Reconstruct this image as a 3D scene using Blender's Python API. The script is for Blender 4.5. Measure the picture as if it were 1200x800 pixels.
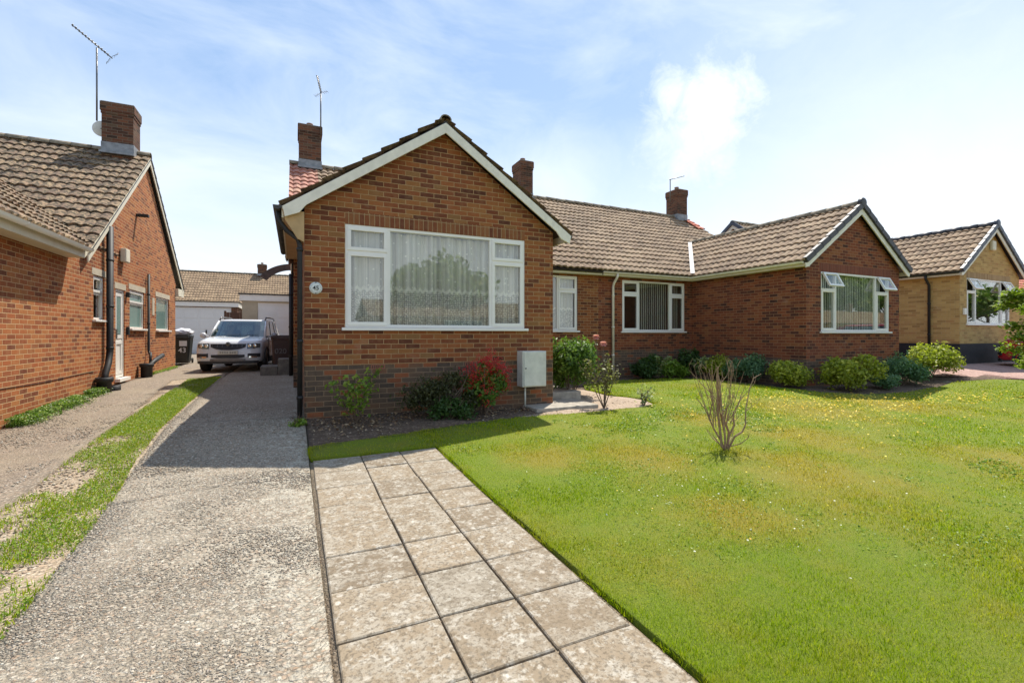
import bpy, bmesh, math, random
import numpy as np
from mathutils import Vector, Matrix, noise
R_ = math.radians
random.seed(7); rng = np.random.default_rng(7)
for o in list(bpy.data.objects): bpy.data.objects.remove(o)
scene = bpy.context.scene

# ------------------------------------------------------------------ camera
YAW = math.atan(255/545)
cam_d = bpy.data.cameras.new('camera'); cam = bpy.data.objects.new('camera', cam_d)
scene.collection.objects.link(cam); scene.camera = cam
cam.location = (0, 0, 0)
cam.rotation_euler = (R_(90), 0, -YAW)
cam_d.sensor_width = 36; cam_d.lens = 36*545/1200
cam_d.shift_y = -(400-391.5)/1200
cam_d.clip_start = 0.05; cam_d.clip_end = 2000

# ------------------------------------------------------------------ light
SUN = Vector((0.37, 0.40, 1.0)).normalized()
SUN_EL = math.asin(SUN.z); SUN_AZ = math.atan2(SUN.x, SUN.y)
SKY_STRENGTH, SUN_STRENGTH, EXPOSURE = 0.15, 3.3, 0.98
world = bpy.data.worlds.new('World'); scene.world = world; world.use_nodes = True
scene.view_settings.view_transform = 'Standard'; scene.view_settings.look = 'None'
scene.view_settings.exposure = EXPOSURE; scene.view_settings.gamma = 1
sd = bpy.data.lights.new('sun', 'SUN'); sun = bpy.data.objects.new('sun', sd)
scene.collection.objects.link(sun); sd.energy = SUN_STRENGTH; sd.angle = R_(0.53); sd.color = (1, .94, .84)
sun.rotation_euler = SUN.to_track_quat('Z', 'Y').to_euler(); sun.location = SUN*60

class NT:
    """small helper to write node trees"""
    def __init__(s, tree): s.t = tree; s.l = tree.links
    def n(s, typ, **kw):
        nd = s.t.nodes.new(typ)
        ins = kw.pop('ins', {})
        for k, v in kw.items(): setattr(nd, k, v)
        for k, v in ins.items(): s.set(nd.inputs[k], v)
        return nd
    def set(s, sock, v):
        if isinstance(v, bpy.types.NodeSocket): s.l.new(v, sock)
        elif isinstance(v, bpy.types.Node): s.l.new(v.outputs[0], sock)
        else:
            if isinstance(v, tuple) and len(v) == 3 and sock.type == 'RGBA': v = v+(1,)
            sock.default_value = v
    def math(s, op, a, b=0.0, clamp=False):
        m = s.n('ShaderNodeMath', operation=op, use_clamp=clamp); s.set(m.inputs[0], a); s.set(m.inputs[1], b); return m.outputs[0]
    def mix(s, f, a, b, mode='MIX'):
        m = s.n('ShaderNodeMix', data_type='RGBA', blend_type=mode); s.set(m.inputs[0], f); s.set(m.inputs[6], a); s.set(m.inputs[7], b); return m.outputs[2]
    def noise(s, vec, scale, detail=4, rough=.55, dist=0):
        m = s.n('ShaderNodeTexNoise'); s.set(m.inputs['Vector'], vec); m.inputs['Scale'].default_value = scale
        m.inputs['Detail'].default_value = detail; m.inputs['Roughness'].default_value = rough; m.inputs['Distortion'].default_value = dist
        return m.outputs[0]
    def ramp(s, f, stops, interp='LINEAR'):
        m = s.n('ShaderNodeValToRGB'); s.set(m.inputs[0], f); cr = m.color_ramp; cr.interpolation = interp
        while len(cr.elements) < len(stops): cr.elements.new(.5)
        for e, (p, c) in zip(cr.elements, stops):
            e.position = p
            if not isinstance(c, tuple): c = (c, c, c)
            e.color = c+(1,) if len(c) == 3 else c
        return m.outputs[0]
    def rng(s, f, a, b, c=0., d=1.):
        m = s.n('ShaderNodeMapRange'); s.set(m.inputs[0], f)
        for i, v in enumerate((a, b, c, d)): m.inputs[i+1].default_value = v
        return m.outputs[0]

# ---- sky
w = NT(world.node_tree); world.node_tree.nodes.clear()
sky = w.n('ShaderNodeTexSky', sky_type='NISHITA', sun_disc=False, sun_elevation=SUN_EL, sun_rotation=SUN_AZ, altitude=50, air_density=1.0, dust_density=.6, ozone_density=2.0)
tc = w.n('ShaderNodeTexCoord'); dirv = tc.outputs['Generated']
sep = w.n('ShaderNodeSeparateXYZ'); w.set(sep.inputs[0], dirv)
wisp = w.noise(w.n('ShaderNodeMapping', ins={'Vector': dirv, 'Scale': (1.0, 1.0, 2.6), 'Rotation': (0, R_(12), 0)}), 2.3, 7, .6, .5)
veil = w.rng(wisp, .42, .74, 0, .58)
def skydir(px, py):
    u = (px-600)/545; v = (391.5-py)/545; s_, c_ = math.sin(YAW), math.cos(YAW)
    return Vector((s_+u*c_, c_-u*s_, v)).normalized()
# a cumulus puff low over the roofs, and a bright bank toward the right
def puff(px, py, r0, r1, sc, amt):
    d = skydir(px, py)
    vm = w.n('ShaderNodeVectorMath', operation='DISTANCE'); w.set(vm.inputs[0], dirv); vm.inputs[1].default_value = d
    nz = w.noise(dirv, sc, 9, .68, .4)
    dd = w.math('ADD', vm.outputs['Value'], w.math('MULTIPLY', w.math('SUBTRACT', nz, .5), amt))
    return w.rng(dd, r1, r0, 0, 1)
p1 = w.math('MULTIPLY', puff(832, 122, .03, .12, 15, .20), .88)
p2 = w.math('MAXIMUM', w.math('MULTIPLY', puff(812, 178, .02, .11, 14, .18), .75), w.math('MULTIPLY', puff(790, 112, .0, .06, 18, .12), .9))
p3 = w.math('MULTIPLY', puff(1150, 250, .05, .60, 3.2, .5), .62)
p4 = w.math('MULTIPLY', puff(640, 215, .0, .16, 8, .2), .5)
cl = w.math('MAXIMUM', w.math('MAXIMUM', p1, p2), w.math('MAXIMUM', p3, p4))
hor = w.rng(sep.outputs[2], .0, .42, .88, 0)
cl = w.math('MAXIMUM', cl, veil); cl = w.math('ADD', cl, w.math('MULTIPLY', hor, w.math('SUBTRACT', 1.0, cl)), True)
el_ = w.rng(sep.outputs[2], .05, .75, 0, 1)
grad = w.ramp(el_, [(0, (.66, .75, .86)), (.3, (.44, .61, .85)), (.6, (.29, .48, .81)), (1, (.20, .39, .74))])
side = w.n('ShaderNodeVectorMath', operation='DOT_PRODUCT'); w.set(side.inputs[0], dirv); side.inputs[1].default_value = (.85, .35, .0)
grad = w.mix(w.rng(side.outputs['Value'], -.2, .95, 0, .55), grad, (.62, .78, .95))
gr3 = w.n('ShaderNodeVectorMath', operation='SCALE', ins={0: grad, 'Scale': 3.3})
skyc = w.mix(.80, sky.outputs[0], gr3.outputs[0])
col = w.mix(cl, skyc, (3.9, 4.15, 4.45))
bg = w.n('ShaderNodeBackground', ins={'Color': col, 'Strength': SKY_STRENGTH})
wo = w.n('ShaderNodeOutputWorld'); w.l.new(bg.outputs[0], wo.inputs[0])

# ------------------------------------------------------------------ terrain height (camera eye is z = 0)
def lerp(p, x):
    if x <= p[0][0]: return p[0][1]
    for (a, b), (c_, d) in zip(p, p[1:]):
        if x <= c_: return b+(d-b)*(x-a)/(c_-a)
    return p[-1][1]
L2 = [(-7, -1.56), (2, -1.48), (5, -1.45), (9, -1.31), (12, -1.2), (14, -1.13), (20, -1.13), (30, -1.0)]
L1 = [(-7, -1.56), (2, -1.47), (4, -1.44), (5.5, -1.38), (7.3, -1.19), (9, -1.17), (20, -1.13), (30, -1.0)]
RR = [(-7, -1.56), (2, -1.47), (5, -1.38), (7, -1.27), (9, -1.25), (20, -1.2), (30, -1.1)]
R2 = [(-7, -1.5), (2, -1.3), (5, -1.1), (7, -.95), (9, -.93), (30, -.9)]
def sm(a, b, x):
    t = max(0, min(1, (x-a)/(b-a))); return t*t*(3-2*t)
def g(X, Y):
    a = sm(-3, -1.2, X); b = sm(1, 4.5, X); e = sm(14.5, 18, X)
    v = lerp(L2, Y)*(1-a)+lerp(L1, Y)*a
    v = v*(1-b)+lerp(RR, Y)*b
    return v*(1-e)+lerp(R2, Y)*e

# ------------------------------------------------------------------ mesh builder
class MB:
    def __init__(s): s.v = []; s.f = []; s.m = []; s.uv = []; s.smooth = []
    def face(s, pts, mat=0, uv=None, smooth=False):
        i = len(s.v); s.v += [tuple(p) for p in pts]; s.f.append(tuple(range(i, i+len(pts)))); s.m.append(mat)
        if uv is None:
            p0, p1, p2 = Vector(pts[0]), Vector(pts[1]), Vector(pts[2])
            n = (p1-p0).cross(p2-p0)
            ax = max(range(3), key=lambda k: abs(n[k]))
            uv = [((p[1], p[2]) if ax == 0 else (p[0], p[2]) if ax == 1 else (p[0], p[1])) for p in pts]
        s.uv.append(uv); s.smooth.append(smooth)
    def box(s, a, b, mat=0, M=None, bev=0):
        x0, y0, z0 = a; x1, y1, z1 = b
        P = [(x0, y0, z0), (x1, y0, z0), (x1, y1, z0), (x0, y1, z0), (x0, y0, z1), (x1, y0, z1), (x1, y1, z1), (x0, y1, z1)]
        F = [(0, 3, 2, 1), (4, 5, 6, 7), (0, 1, 5, 4), (1, 2, 6, 5), (2, 3, 7, 6), (3, 0, 4, 7)]
        for f in F:
            pts = [P[k] for k in f]
            if M is not None: pts = [tuple(M @ Vector(p)) for p in pts]
            s.face(pts, mat)
    def prism(s, poly, axis, a, b, mat=0):
        """poly of 2D points extruded along axis (0:x 1:y 2:z) from a to b"""
        def P(p, t): return (t, p[0], p[1]) if axis == 0 else (p[0], t, p[1]) if axis == 1 else (p[0], p[1], t)
        s.face([P(p, a) for p in poly], mat); s.face([P(p, b) for p in reversed(poly)], mat)
        n = len(poly)
        for i in range(n):
            q, r = poly[i], poly[(i+1) % n]
            s.face([P(r, a), P(q, a), P(q, b), P(r, b)], mat)
    def tube(s, pts, rad, seg=8, mat=0, caps=True):
        pts = [Vector(p) for p in pts]
        rads = rad if isinstance(rad, (list, tuple)) else [rad]*len(pts)
        rings = []; up = None
        for i, p in enumerate(pts):
            d = (pts[min(i+1, len(pts)-1)]-pts[max(i-1, 0)]).normalized()
            if up is None: up = d.orthogonal().normalized()
            else:
                up = (up-d*up.dot(d)); up = up.normalized() if up.length > 1e-6 else d.orthogonal().normalized()
            q = d.cross(up)
            rings.append([p+(up*math.cos(6.28318*k/seg)+q*math.sin(6.28318*k/seg))*rads[i] for k in range(seg)])
        for a, b in zip(rings, rings[1:]):
            for k in range(seg): s.face([a[k], a[(k+1) % seg], b[(k+1) % seg], b[k]], mat, smooth=True)
        if caps: s.face(list(reversed(rings[0])), mat); s.face(rings[-1], mat)
    def lathe(s, c, prof, seg=16, mat=0, axis='Z'):
        c = Vector(c)
        def P(r, h, k):
            a = 6.28318*k/seg; x, y = r*math.cos(a), r*math.sin(a)
            return c+(Vector((x, y, h)) if axis == 'Z' else Vector((x, h, y)) if axis == 'Y' else Vector((h, x, y)))
        for (r0, h0), (r1, h1) in zip(prof, prof[1:]):
            for k in range(seg):
                s.face([P(r0, h0, k), P(r0, h0, k+1), P(r1, h1, k+1), P(r1, h1, k)], mat, smooth=True)
    def build(s, name, mats, parent=None, bevel=0, merge=True, label=None):
        me = bpy.data.meshes.new(name); me.from_pydata(s.v, [], s.f)
        if not isinstance(mats, (list, tuple)): mats = [mats]
        for m in mats: me.materials.append(m)
        me.polygons.foreach_set('material_index', s.m); me.polygons.foreach_set('use_smooth', s.smooth)
        ul = me.uv_layers.new(name='UVMap'); flat = [c for f in s.uv for p in f for c in p]; ul.data.foreach_set('uv', flat)
        if merge:
            bm = bmesh.new(); bm.from_mesh(me); bmesh.ops.remove_doubles(bm, verts=bm.verts, dist=1e-5); bm.to_mesh(me); bm.free()
        me.update()
        o = bpy.data.objects.new(name, me); scene.collection.objects.link(o)
        if parent is not None: o.parent = parent
        if bevel:
            b = o.modifiers.new('bevel', 'BEVEL'); b.width = bevel; b.segments = 2; b.limit_method = 'ANGLE'; b.angle_limit = R_(40)
        if label: o['label'] = label
        return o
def tag(o, label, cat, group=None, kind=None):
    if label: o['label'] = label
    if cat: o['category'] = cat
    if group: o['group'] = group
    if kind: o['kind'] = kind
    return o
def empty(name, loc, label, cat, group=None, rz=0):
    o = bpy.data.objects.new(name, None); scene.collection.objects.link(o); o.location = loc; o.rotation_euler.z = rz
    o.empty_display_size = .2
    return tag(o, label, cat, group)
def struct(o, label=None):
    o['kind'] = 'structure'
    if label: o['label'] = label
    return o

# ------------------------------------------------------------------ materials
def mat(name):
    m = bpy.data.materials.new(name); m.use_nodes = True; m.node_tree.nodes.clear()
    nt = NT(m.node_tree); out = nt.n('ShaderNodeOutputMaterial')
    return m, nt, out
def prin(nt, out, color, rough=.7, bump=None, bstr=.3, bdist=.01, **kw):
    p = nt.n('ShaderNodeBsdfPrincipled'); nt.set(p.inputs['Base Color'], color); nt.set(p.inputs['Roughness'], rough)
    for k, v in kw.items(): nt.set(p.inputs[k.replace('_', ' ')], v)
    if bump is not None:
        b = nt.n('ShaderNodeBump', ins={'Height': bump, 'Strength': bstr, 'Distance': bdist}); nt.l.new(b.outputs[0], p.inputs['Normal'])
    nt.l.new(p.outputs[0], out.inputs[0]); return p
def plain(name, color, rough=.6, var=.12, scale=8, **kw):
    m, nt, out = mat(name); tcn = nt.n('ShaderNodeTexCoord')
    nz = nt.noise(tcn.outputs['Object'], scale, 5, .6)
    c = nt.mix(nt.rng(nz, .3, .7, 0, 1), tuple(x*(1-var) for x in color), tuple(min(1, x*(1+var)) for x in color))
    prin(nt, out, c, rough, nz, .08, .004, **kw); return m

def brick(name, stops, mortar, vertical=False, dirt=.25, seed=0.0, bw=.225):
    m, nt, out = mat(name); tcn = nt.n('ShaderNodeTexCoord')
    mp = nt.n('ShaderNodeMapping', ins={'Vector': tcn.outputs['UV'], 'Location': (seed, 0, 0)})
    if vertical: mp.inputs['Rotation'].default_value = (0, 0, R_(90)); mp.inputs['Location'].default_value = (0, .02, 0)
    wob = nt.noise(tcn.outputs['UV'], 14, 2)
    v2 = nt.n('ShaderNodeVectorMath', operation='ADD'); nt.set(v2.inputs[0], mp.outputs[0])
    cmb = nt.n('ShaderNodeCombineXYZ', ins={'X': nt.math('MULTIPLY', nt.math('SUBTRACT', wob, .5), .006), 'Y': nt.math('MULTIPLY', nt.math('SUBTRACT', wob, .5), .004)})
    nt.set(v2.inputs[1], cmb.outputs[0])
    b = nt.n('ShaderNodeTexBrick', offset=.0 if vertical else .5)
    nt.set(b.inputs['Vector'], v2.outputs[0])
    for k, v in (('Color1', (0, 0, 0, 1)), ('Color2', (1, 1, 1, 1)), ('Mortar', (.5, .5, .5, 1)), ('Scale', 1.0), ('Mortar Size', .0055), ('Mortar Smooth', .25), ('Bias', 0.0), ('Brick Width', bw), ('Row Height', .075)):
        b.inputs[k].default_value = v
    patch = nt.noise(tcn.outputs['UV'], .9, 3)
    rnd = nt.math('ADD', b.outputs[0], nt.math('MULTIPLY', nt.math('SUBTRACT', patch, .5), .35), True)
    c = nt.ramp(rnd, stops)
    fine = nt.noise(tcn.outputs['UV'], 60, 6, .7)
    mid = nt.noise(tcn.outputs['UV'], 9, 4, .6)
    c = nt.mix(nt.rng(fine, .3, .75, 0, .5), c, nt.mix(.6, c, (0.03, .02, .015)))
    c = nt.mix(nt.rng(mid, .45, .8, 0, .35), c, nt.mix(.5, c, mortar))
    mo = nt.mix(nt.rng(fine, .3, .7, 0, 1), tuple(x*.75 for x in mortar), mortar)
    stain = nt.noise(tcn.outputs['UV'], .45, 4, .6)
    c = nt.mix(b.outputs['Fac'], c, mo)
    c = nt.mix(nt.rng(stain, .5, .8, 0, dirt), c, nt.mix(.65, c, (.03, .025, .02)))
    stv = nt.n('ShaderNodeMapping', ins={'Vector': tcn.outputs['UV'], 'Scale': (5.0, .5, 1.0)})
    c = nt.mix(nt.rng(nt.noise(stv.outputs[0], 1.0, 5, .65), .58, .80, 0, .45), c, nt.mix(.7, c, (.05, .04, .03)))
    eff = nt.noise(tcn.outputs['UV'], 1.6, 5, .7)
    c = nt.mix(nt.rng(eff, .62, .78, 0, .22), c, (.5, .42, .33))
    h = nt.math('ADD', nt.math('MULTIPLY', nt.math('SUBTRACT', 1.0, b.outputs['Fac']), 1.0), nt.math('MULTIPLY', fine, .35))
    prin(nt, out, c, .88, h, .75, .006, Specular_IOR_Level=.2); return m
B1 = brick('brown_orange_brick', [(0, (.115, .040, .023)), (.25, (.20, .061, .027)), (.45, (.285, .088, .033)), (.70, (.35, .112, .038)), (.88, (.355, .145, .047)), (1, (.29, .140, .052))], (.52, .33, .16))
B1v = brick('brown_soldier_brick', [(0, (.17, .055, .028)), (.5, (.26, .085, .036)), (1, (.31, .13, .05))], (.46, .31, .16), vertical=True)
PL = brick('grey_plinth_brick', [(0, (.09, .065, .048)), (.4, (.14, .095, .064)), (.72, (.17, .105, .064)), (.86, (.26, .09, .04)), (1, (.34, .11, .045))], (.36, .24, .14), seed=.4)
BN = brick('orange_brick', [(0, (.18, .057, .030)), (.22, (.32, .094, .037)), (.55, (.46, .140, .048)), (.85, (.49, .19, .064)), (1, (.30, .098, .040))], (.68, .47, .25), dirt=.15, seed=1.3)
B2 = brick('red_brown_brick', [(0, (.07, .03, .022)), (.22, (.15, .045, .026)), (.5, (.24, .066, .031)), (.8, (.29, .082, .034)), (1, (.31, .115, .046))], (.42, .22, .11), seed=2.1)
B2v = brick('red_soldier_brick', [(0, (.20, .065, .04)), (.5, (.24, .075, .045)), (1, (.28, .09, .05))], (.26, .13, .09), vertical=True)
B3 = brick('buff_brick', [(0, (.40, .235, .085)), (.3, (.56, .355, .125)), (.7, (.64, .42, .155)), (1, (.50, .27, .10))], (.58, .42, .20), dirt=.12, seed=.7)
B3v = brick('buff_soldier_brick', [(0, (.34, .21, .1)), (.5, (.45, .29, .14)), (1, (.5, .34, .17))], (.45, .33, .2), vertical=True)
CH = brick('weathered_chimney_brick', [(0, (.06, .035, .024)), (.4, (.14, .058, .034)), (.8, (.21, .082, .042)), (1, (.14, .09, .055))], (.22, .17, .12), dirt=.6, seed=.2)

def tiles(name, stops, lichen, lich_amt=.5, moss=.3):
    m, nt, out = mat(name); tcn = nt.n('ShaderNodeTexCoord'); uv = tcn.outputs['UV']
    fl = nt.n('ShaderNodeVectorMath', operation='FLOOR'); nt.set(fl.inputs[0], uv)
    wn = nt.n('ShaderNodeTexWhiteNoise', noise_dimensions='2D'); nt.set(wn.inputs[0], fl.outputs[0])
    obj = tcn.outputs['Object']
    big = nt.noise(obj, .8, 4, .6)
    r = nt.math('ADD', nt.math('MULTIPLY', wn.outputs[0], .65), nt.math('MULTIPLY', nt.math('SUBTRACT', big, .3), .8), True)
    c = nt.ramp(r, stops)
    n1 = nt.noise(obj, 9, 6, .65); n2 = nt.noise(obj, 26, 5, .7)
    lm = nt.math('MULTIPLY', nt.rng(n1, .44, .58, 0, 1), nt.rng(n2, .3, .6, .3, 1))
    c = nt.mix(nt.math('MULTIPLY', lm, lich_amt), c, lichen)
    n3 = nt.noise(obj, 14, 5, .7)
    c = nt.mix(nt.rng(n3, .60-.14*moss, .68-.12*moss, 0, .95*min(1, moss*2)), c, (.05, .04, .022))
    prin(nt, out, c, .9, n2, .5, .01); return m
TA = tiles('brown_concrete_tiles', [(0, (.12, .075, .047)), (.4, (.20, .125, .078)), (.75, (.28, .18, .11)), (1, (.34, .23, .14))], (.44, .33, .18), .5, .4)
TN = tiles('mossy_tan_tiles', [(0, (.13, .08, .055)), (.4, (.21, .13, .085)), (.7, (.29, .19, .11)), (1, (.25, .135, .10))], (.40, .30, .16), .6, 1.0)
TR = tiles('pink_red_tiles', [(0, (.30, .11, .08)), (.5, (.42, .17, .12)), (1, (.45, .26, .17))], (.5, .36, .24), .4, .1)
TRR = tiles('red_clay_tiles', [(0, (.45, .11, .07)), (.5, (.58, .17, .10)), (1, (.62, .26, .17))], (.6, .36, .26), .4, .05)
T2 = tiles('tan_brown_tiles', [(0, (.14, .09, .058)), (.4, (.23, .15, .093)), (.75, (.31, .21, .13)), (1, (.37, .26, .16))], (.52, .42, .26), .35, .08)
TF = tiles('far_tan_tiles', [(0, (.19, .12, .07)), (.4, (.28, .185, .11)), (1, (.36, .25, .145))], (.42, .31, .18), .4, .5)
RIDGE = plain('ridge_tile_concrete', (.24, .20, .14), .9, .4, 12)
DARKV = plain('dark_verge_plastic', (.045, .042, .045), .5, .15, 8)
NAVYV = plain('slate_blue_verge_plastic', (.05, .06, .085), .45, .15, 8)
UPVC = plain('white_upvc', (.86, .83, .76), .3, .03, 3)
WOODW = plain('white_painted_board', (.80, .75, .62), .5, .10, 6)
CREAM = plain('cream_painted_board', (.72, .66, .50), .5, .08, 5)
SOFF = plain('ochre_stained_soffit', (.50, .33, .15), .6, .15, 5)
BLK = plain('black_pipe', (.016, .015, .014), .6, .3, 10)
BRNG = plain('brown_black_gutter', (.04, .035, .03), .45, .3, 8)
LEAD = plain('lead_flashing', (.25, .26, .27), .6, .3, 8)
MORT = plain('cement_flaunching', (.33, .30, .26), .95, .25, 14)
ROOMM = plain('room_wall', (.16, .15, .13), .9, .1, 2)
PITCH = plain('black_bitumen_band', (.022, .022, .024), .8, .3, 3)
STEEL = plain('grey_metal', (.16, .155, .15), .4, .15, 20, Metallic=.7)
LINT = plain('concrete_lintel', (.52, .45, .33), .85, .12, 8)

def schlick(nt):
    lw = nt.n('ShaderNodeLayerWeight', ins={'Blend': .5})
    f5 = nt.math('POWER', lw.outputs['Facing'], 5.0)
    return nt.n('ShaderNodeMath', operation='ADD', ins={0: nt.math('MULTIPLY', f5, .96), 1: .04})
def glass(name='window_glass', tint=(.97, .975, .955), k=1.0):
    m, nt, out = mat(name); fr = schlick(nt); tr = nt.n('ShaderNodeBsdfTransparent', ins={'Color': tint})
    gl = nt.n('ShaderNodeBsdfGlossy', ins={'Roughness': .015, 'Color': (1, 1, .97)})
    f = nt.math('ADD', nt.math('MULTIPLY', fr.outputs[0], 1.6*k), .015*k, True)
    mx = nt.n('ShaderNodeMixShader'); nt.set(mx.inputs[0], f); nt.l.new(tr.outputs[0], mx.inputs[1]); nt.l.new(gl.outputs[0], mx.inputs[2]); nt.l.new(mx.outputs[0], out.inputs[0])
    return m
GLASS = glass()
def frosted():
    m, nt, out = mat('obscured_glass'); tcn = nt.n('ShaderNodeTexCoord')
    prin(nt, out, (.20, .33, .30), .12, nt.noise(tcn.outputs['Object'], 30, 3), .1, .003, IOR=1.6, Coat_Weight=.5); return m
FROST = frosted()
def lace():
    m, nt, out = mat('net_curtain'); tcn = nt.n('ShaderNodeTexCoord'); uv = tcn.outputs['UV']
    sp = nt.n('ShaderNodeSeparateXYZ'); nt.set(sp.inputs[0], uv)
    vo = nt.n('ShaderNodeTexVoronoi', feature='F1', ins={'Vector': uv, 'Scale': 30.0, 'Randomness': .35})
    dots = nt.n('ShaderNodeTexVoronoi', feature='F1', ins={'Vector': uv, 'Scale': 8.0, 'Randomness': .35})
    wv = nt.math('MULTIPLY', nt.math('ABSOLUTE', nt.math('SINE', nt.math('MULTIPLY', sp.outputs[0], 26.0))), .05)
    hy = nt.math('ADD', sp.outputs[1], wv)
    low = nt.rng(hy, .56, .60, 1, 0)
    a_low = nt.rng(vo.outputs['Distance'], .25, .5, .96, .45)
    scall = nt.rng(nt.math('ABSOLUTE', nt.math('SUBTRACT', hy, .62)), .015, .04, .3, 0)
    fw = nt.noise(nt.n('ShaderNodeCombineXYZ', ins={0: nt.math('MULTIPLY', sp.outputs[0], 11.0)}), 1.0, 3, .6)
    a_up = nt.math('ADD', nt.rng(fw, .35, .65, .42, .92), nt.rng(dots.outputs['Distance'], .10, .16, .36, 0))
    a = nt.math('ADD', nt.mix(low, a_up, a_low), scall, True)
    df = nt.n('ShaderNodeBsdfDiffuse', ins={'Color': (.95, .92, .85)}); tl = nt.n('ShaderNodeBsdfTranslucent', ins={'Color': (.8, .8, .78)})
    m1 = nt.n('ShaderNodeMixShader', ins={0: .12}); nt.l.new(df.outputs[0], m1.inputs[1]); nt.l.new(tl.outputs[0], m1.inputs[2])
    tr = nt.n('ShaderNodeBsdfTransparent'); mx = nt.n('ShaderNodeMixShader'); nt.set(mx.inputs[0], a)
    nt.l.new(tr.outputs[0], mx.inputs[1]); nt.l.new(m1.outputs[0], mx.inputs[2]); nt.l.new(mx.outputs[0], out.inputs[0]); return m
LACE = lace()
BLIND = plain('grey_green_blind_slat', (.50, .52, .45), .8, .08, 4)

# drying pattern shared by lawn soil sheet and blades
DRY = [(4.6, 2.9, .9), (3.6, 4.1, .7), (6.3, 4.0, .8), (5.0, 3.3, .7), (8.5, 5.2, 1.2), (2.6, 4.6, .6), (7.4, 2.2, .9), (3.2, 2.6, .5), (10.5, 5.0, 1.0), (6.0, 5.5, .6)]
def dry_mask(nt, pos):
    acc = None
    for x, y, r in DRY:
        d = nt.n('ShaderNodeVectorMath', operation='DISTANCE'); nt.set(d.inputs[0], nt.n('ShaderNodeVectorMath', operation='MULTIPLY', ins={0: pos, 1: (1, 1, 0)})); d.inputs[1].default_value = (x, y, 0)
        v = nt.rng(d.outputs['Value'], 0, r*1.3, .42, 0)
        acc = v if acc is None else nt.math('MAXIMUM', acc, v)
    n1 = nt.noise(pos, .9, 5, .65); n2 = nt.noise(pos, 4.5, 4, .7)
    s_ = nt.math('ADD', nt.math('ADD', acc, nt.math('MULTIPLY', n1, .75)), nt.math('MULTIPLY', n2, .45))
    return nt.rng(s_, .54, .92, 0, 1)
def grass_mat(name, blade=True, lush=False):
    m, nt, out = mat(name); tcn = nt.n('ShaderNodeTexCoord'); pos = tcn.outputs['Object']
    dm = dry_mask(nt, pos)
    at = nt.n('ShaderNodeAttribute', attribute_name='rnd'); r = at.outputs['Fac'] if blade else nt.noise(pos, 60, 5, .7)
    green = nt.ramp(r, [(0, (.085, .15, .002)), (.4, (.205, .31, .002)), (.8, (.35, .45, .004)), (1, (.53, .52, .04))])
    dry = nt.ramp(r, [(0, (.24, .20, .012)), (.5, (.48, .36, .04)), (1, (.70, .53, .13))])
    hue = nt.noise(pos, .35, 3)
    green = nt.mix(nt.rng(hue, .4, .65, 0, .6), green, nt.mix(1.0, green, (1.25, 1.05, .7), 'MULTIPLY'))
    if lush: green = nt.ramp(r, [(0, (.13, .21, .004)), (.5, (.28, .38, .006)), (.85, (.44, .50, .02)), (1, (.58, .50, .12))])
    c = nt.mix(nt.math('MULTIPLY', dm, .35), green, dry) if lush else nt.mix(nt.math('MULTIPLY', dm, .88), green, dry)
    if not blade:
        f = nt.noise(pos, 120, 5, .75)
        c = nt.mix(nt.rng(f, .35, .65, .85, .35), c, (.075, .095, .004))
        prin(nt, out, c, .9, f, .8, .02)
    else:
        df = nt.n('ShaderNodeBsdfPrincipled', ins={'Base Color': c, 'Roughness': .6}); df.inputs['Specular IOR Level'].default_value = .08
        tl = nt.n('ShaderNodeBsdfTranslucent', ins={'Color': nt.mix(1.0, c, (1.25, 1.35, .8), 'MULTIPLY')})
        mx = nt.n('ShaderNodeMixShader', ins={0: .42}); nt.l.new(df.outputs[0], mx.inputs[1]); nt.l.new(tl.outputs[0], mx.inputs[2]); nt.l.new(mx.outputs[0], out.inputs[0])
    return m
LAWN = grass_mat('lawn_turf', False); BLADE = grass_mat('grass_blades'); BLADEL = grass_mat('lush_weed_blades', True, True)

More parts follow.
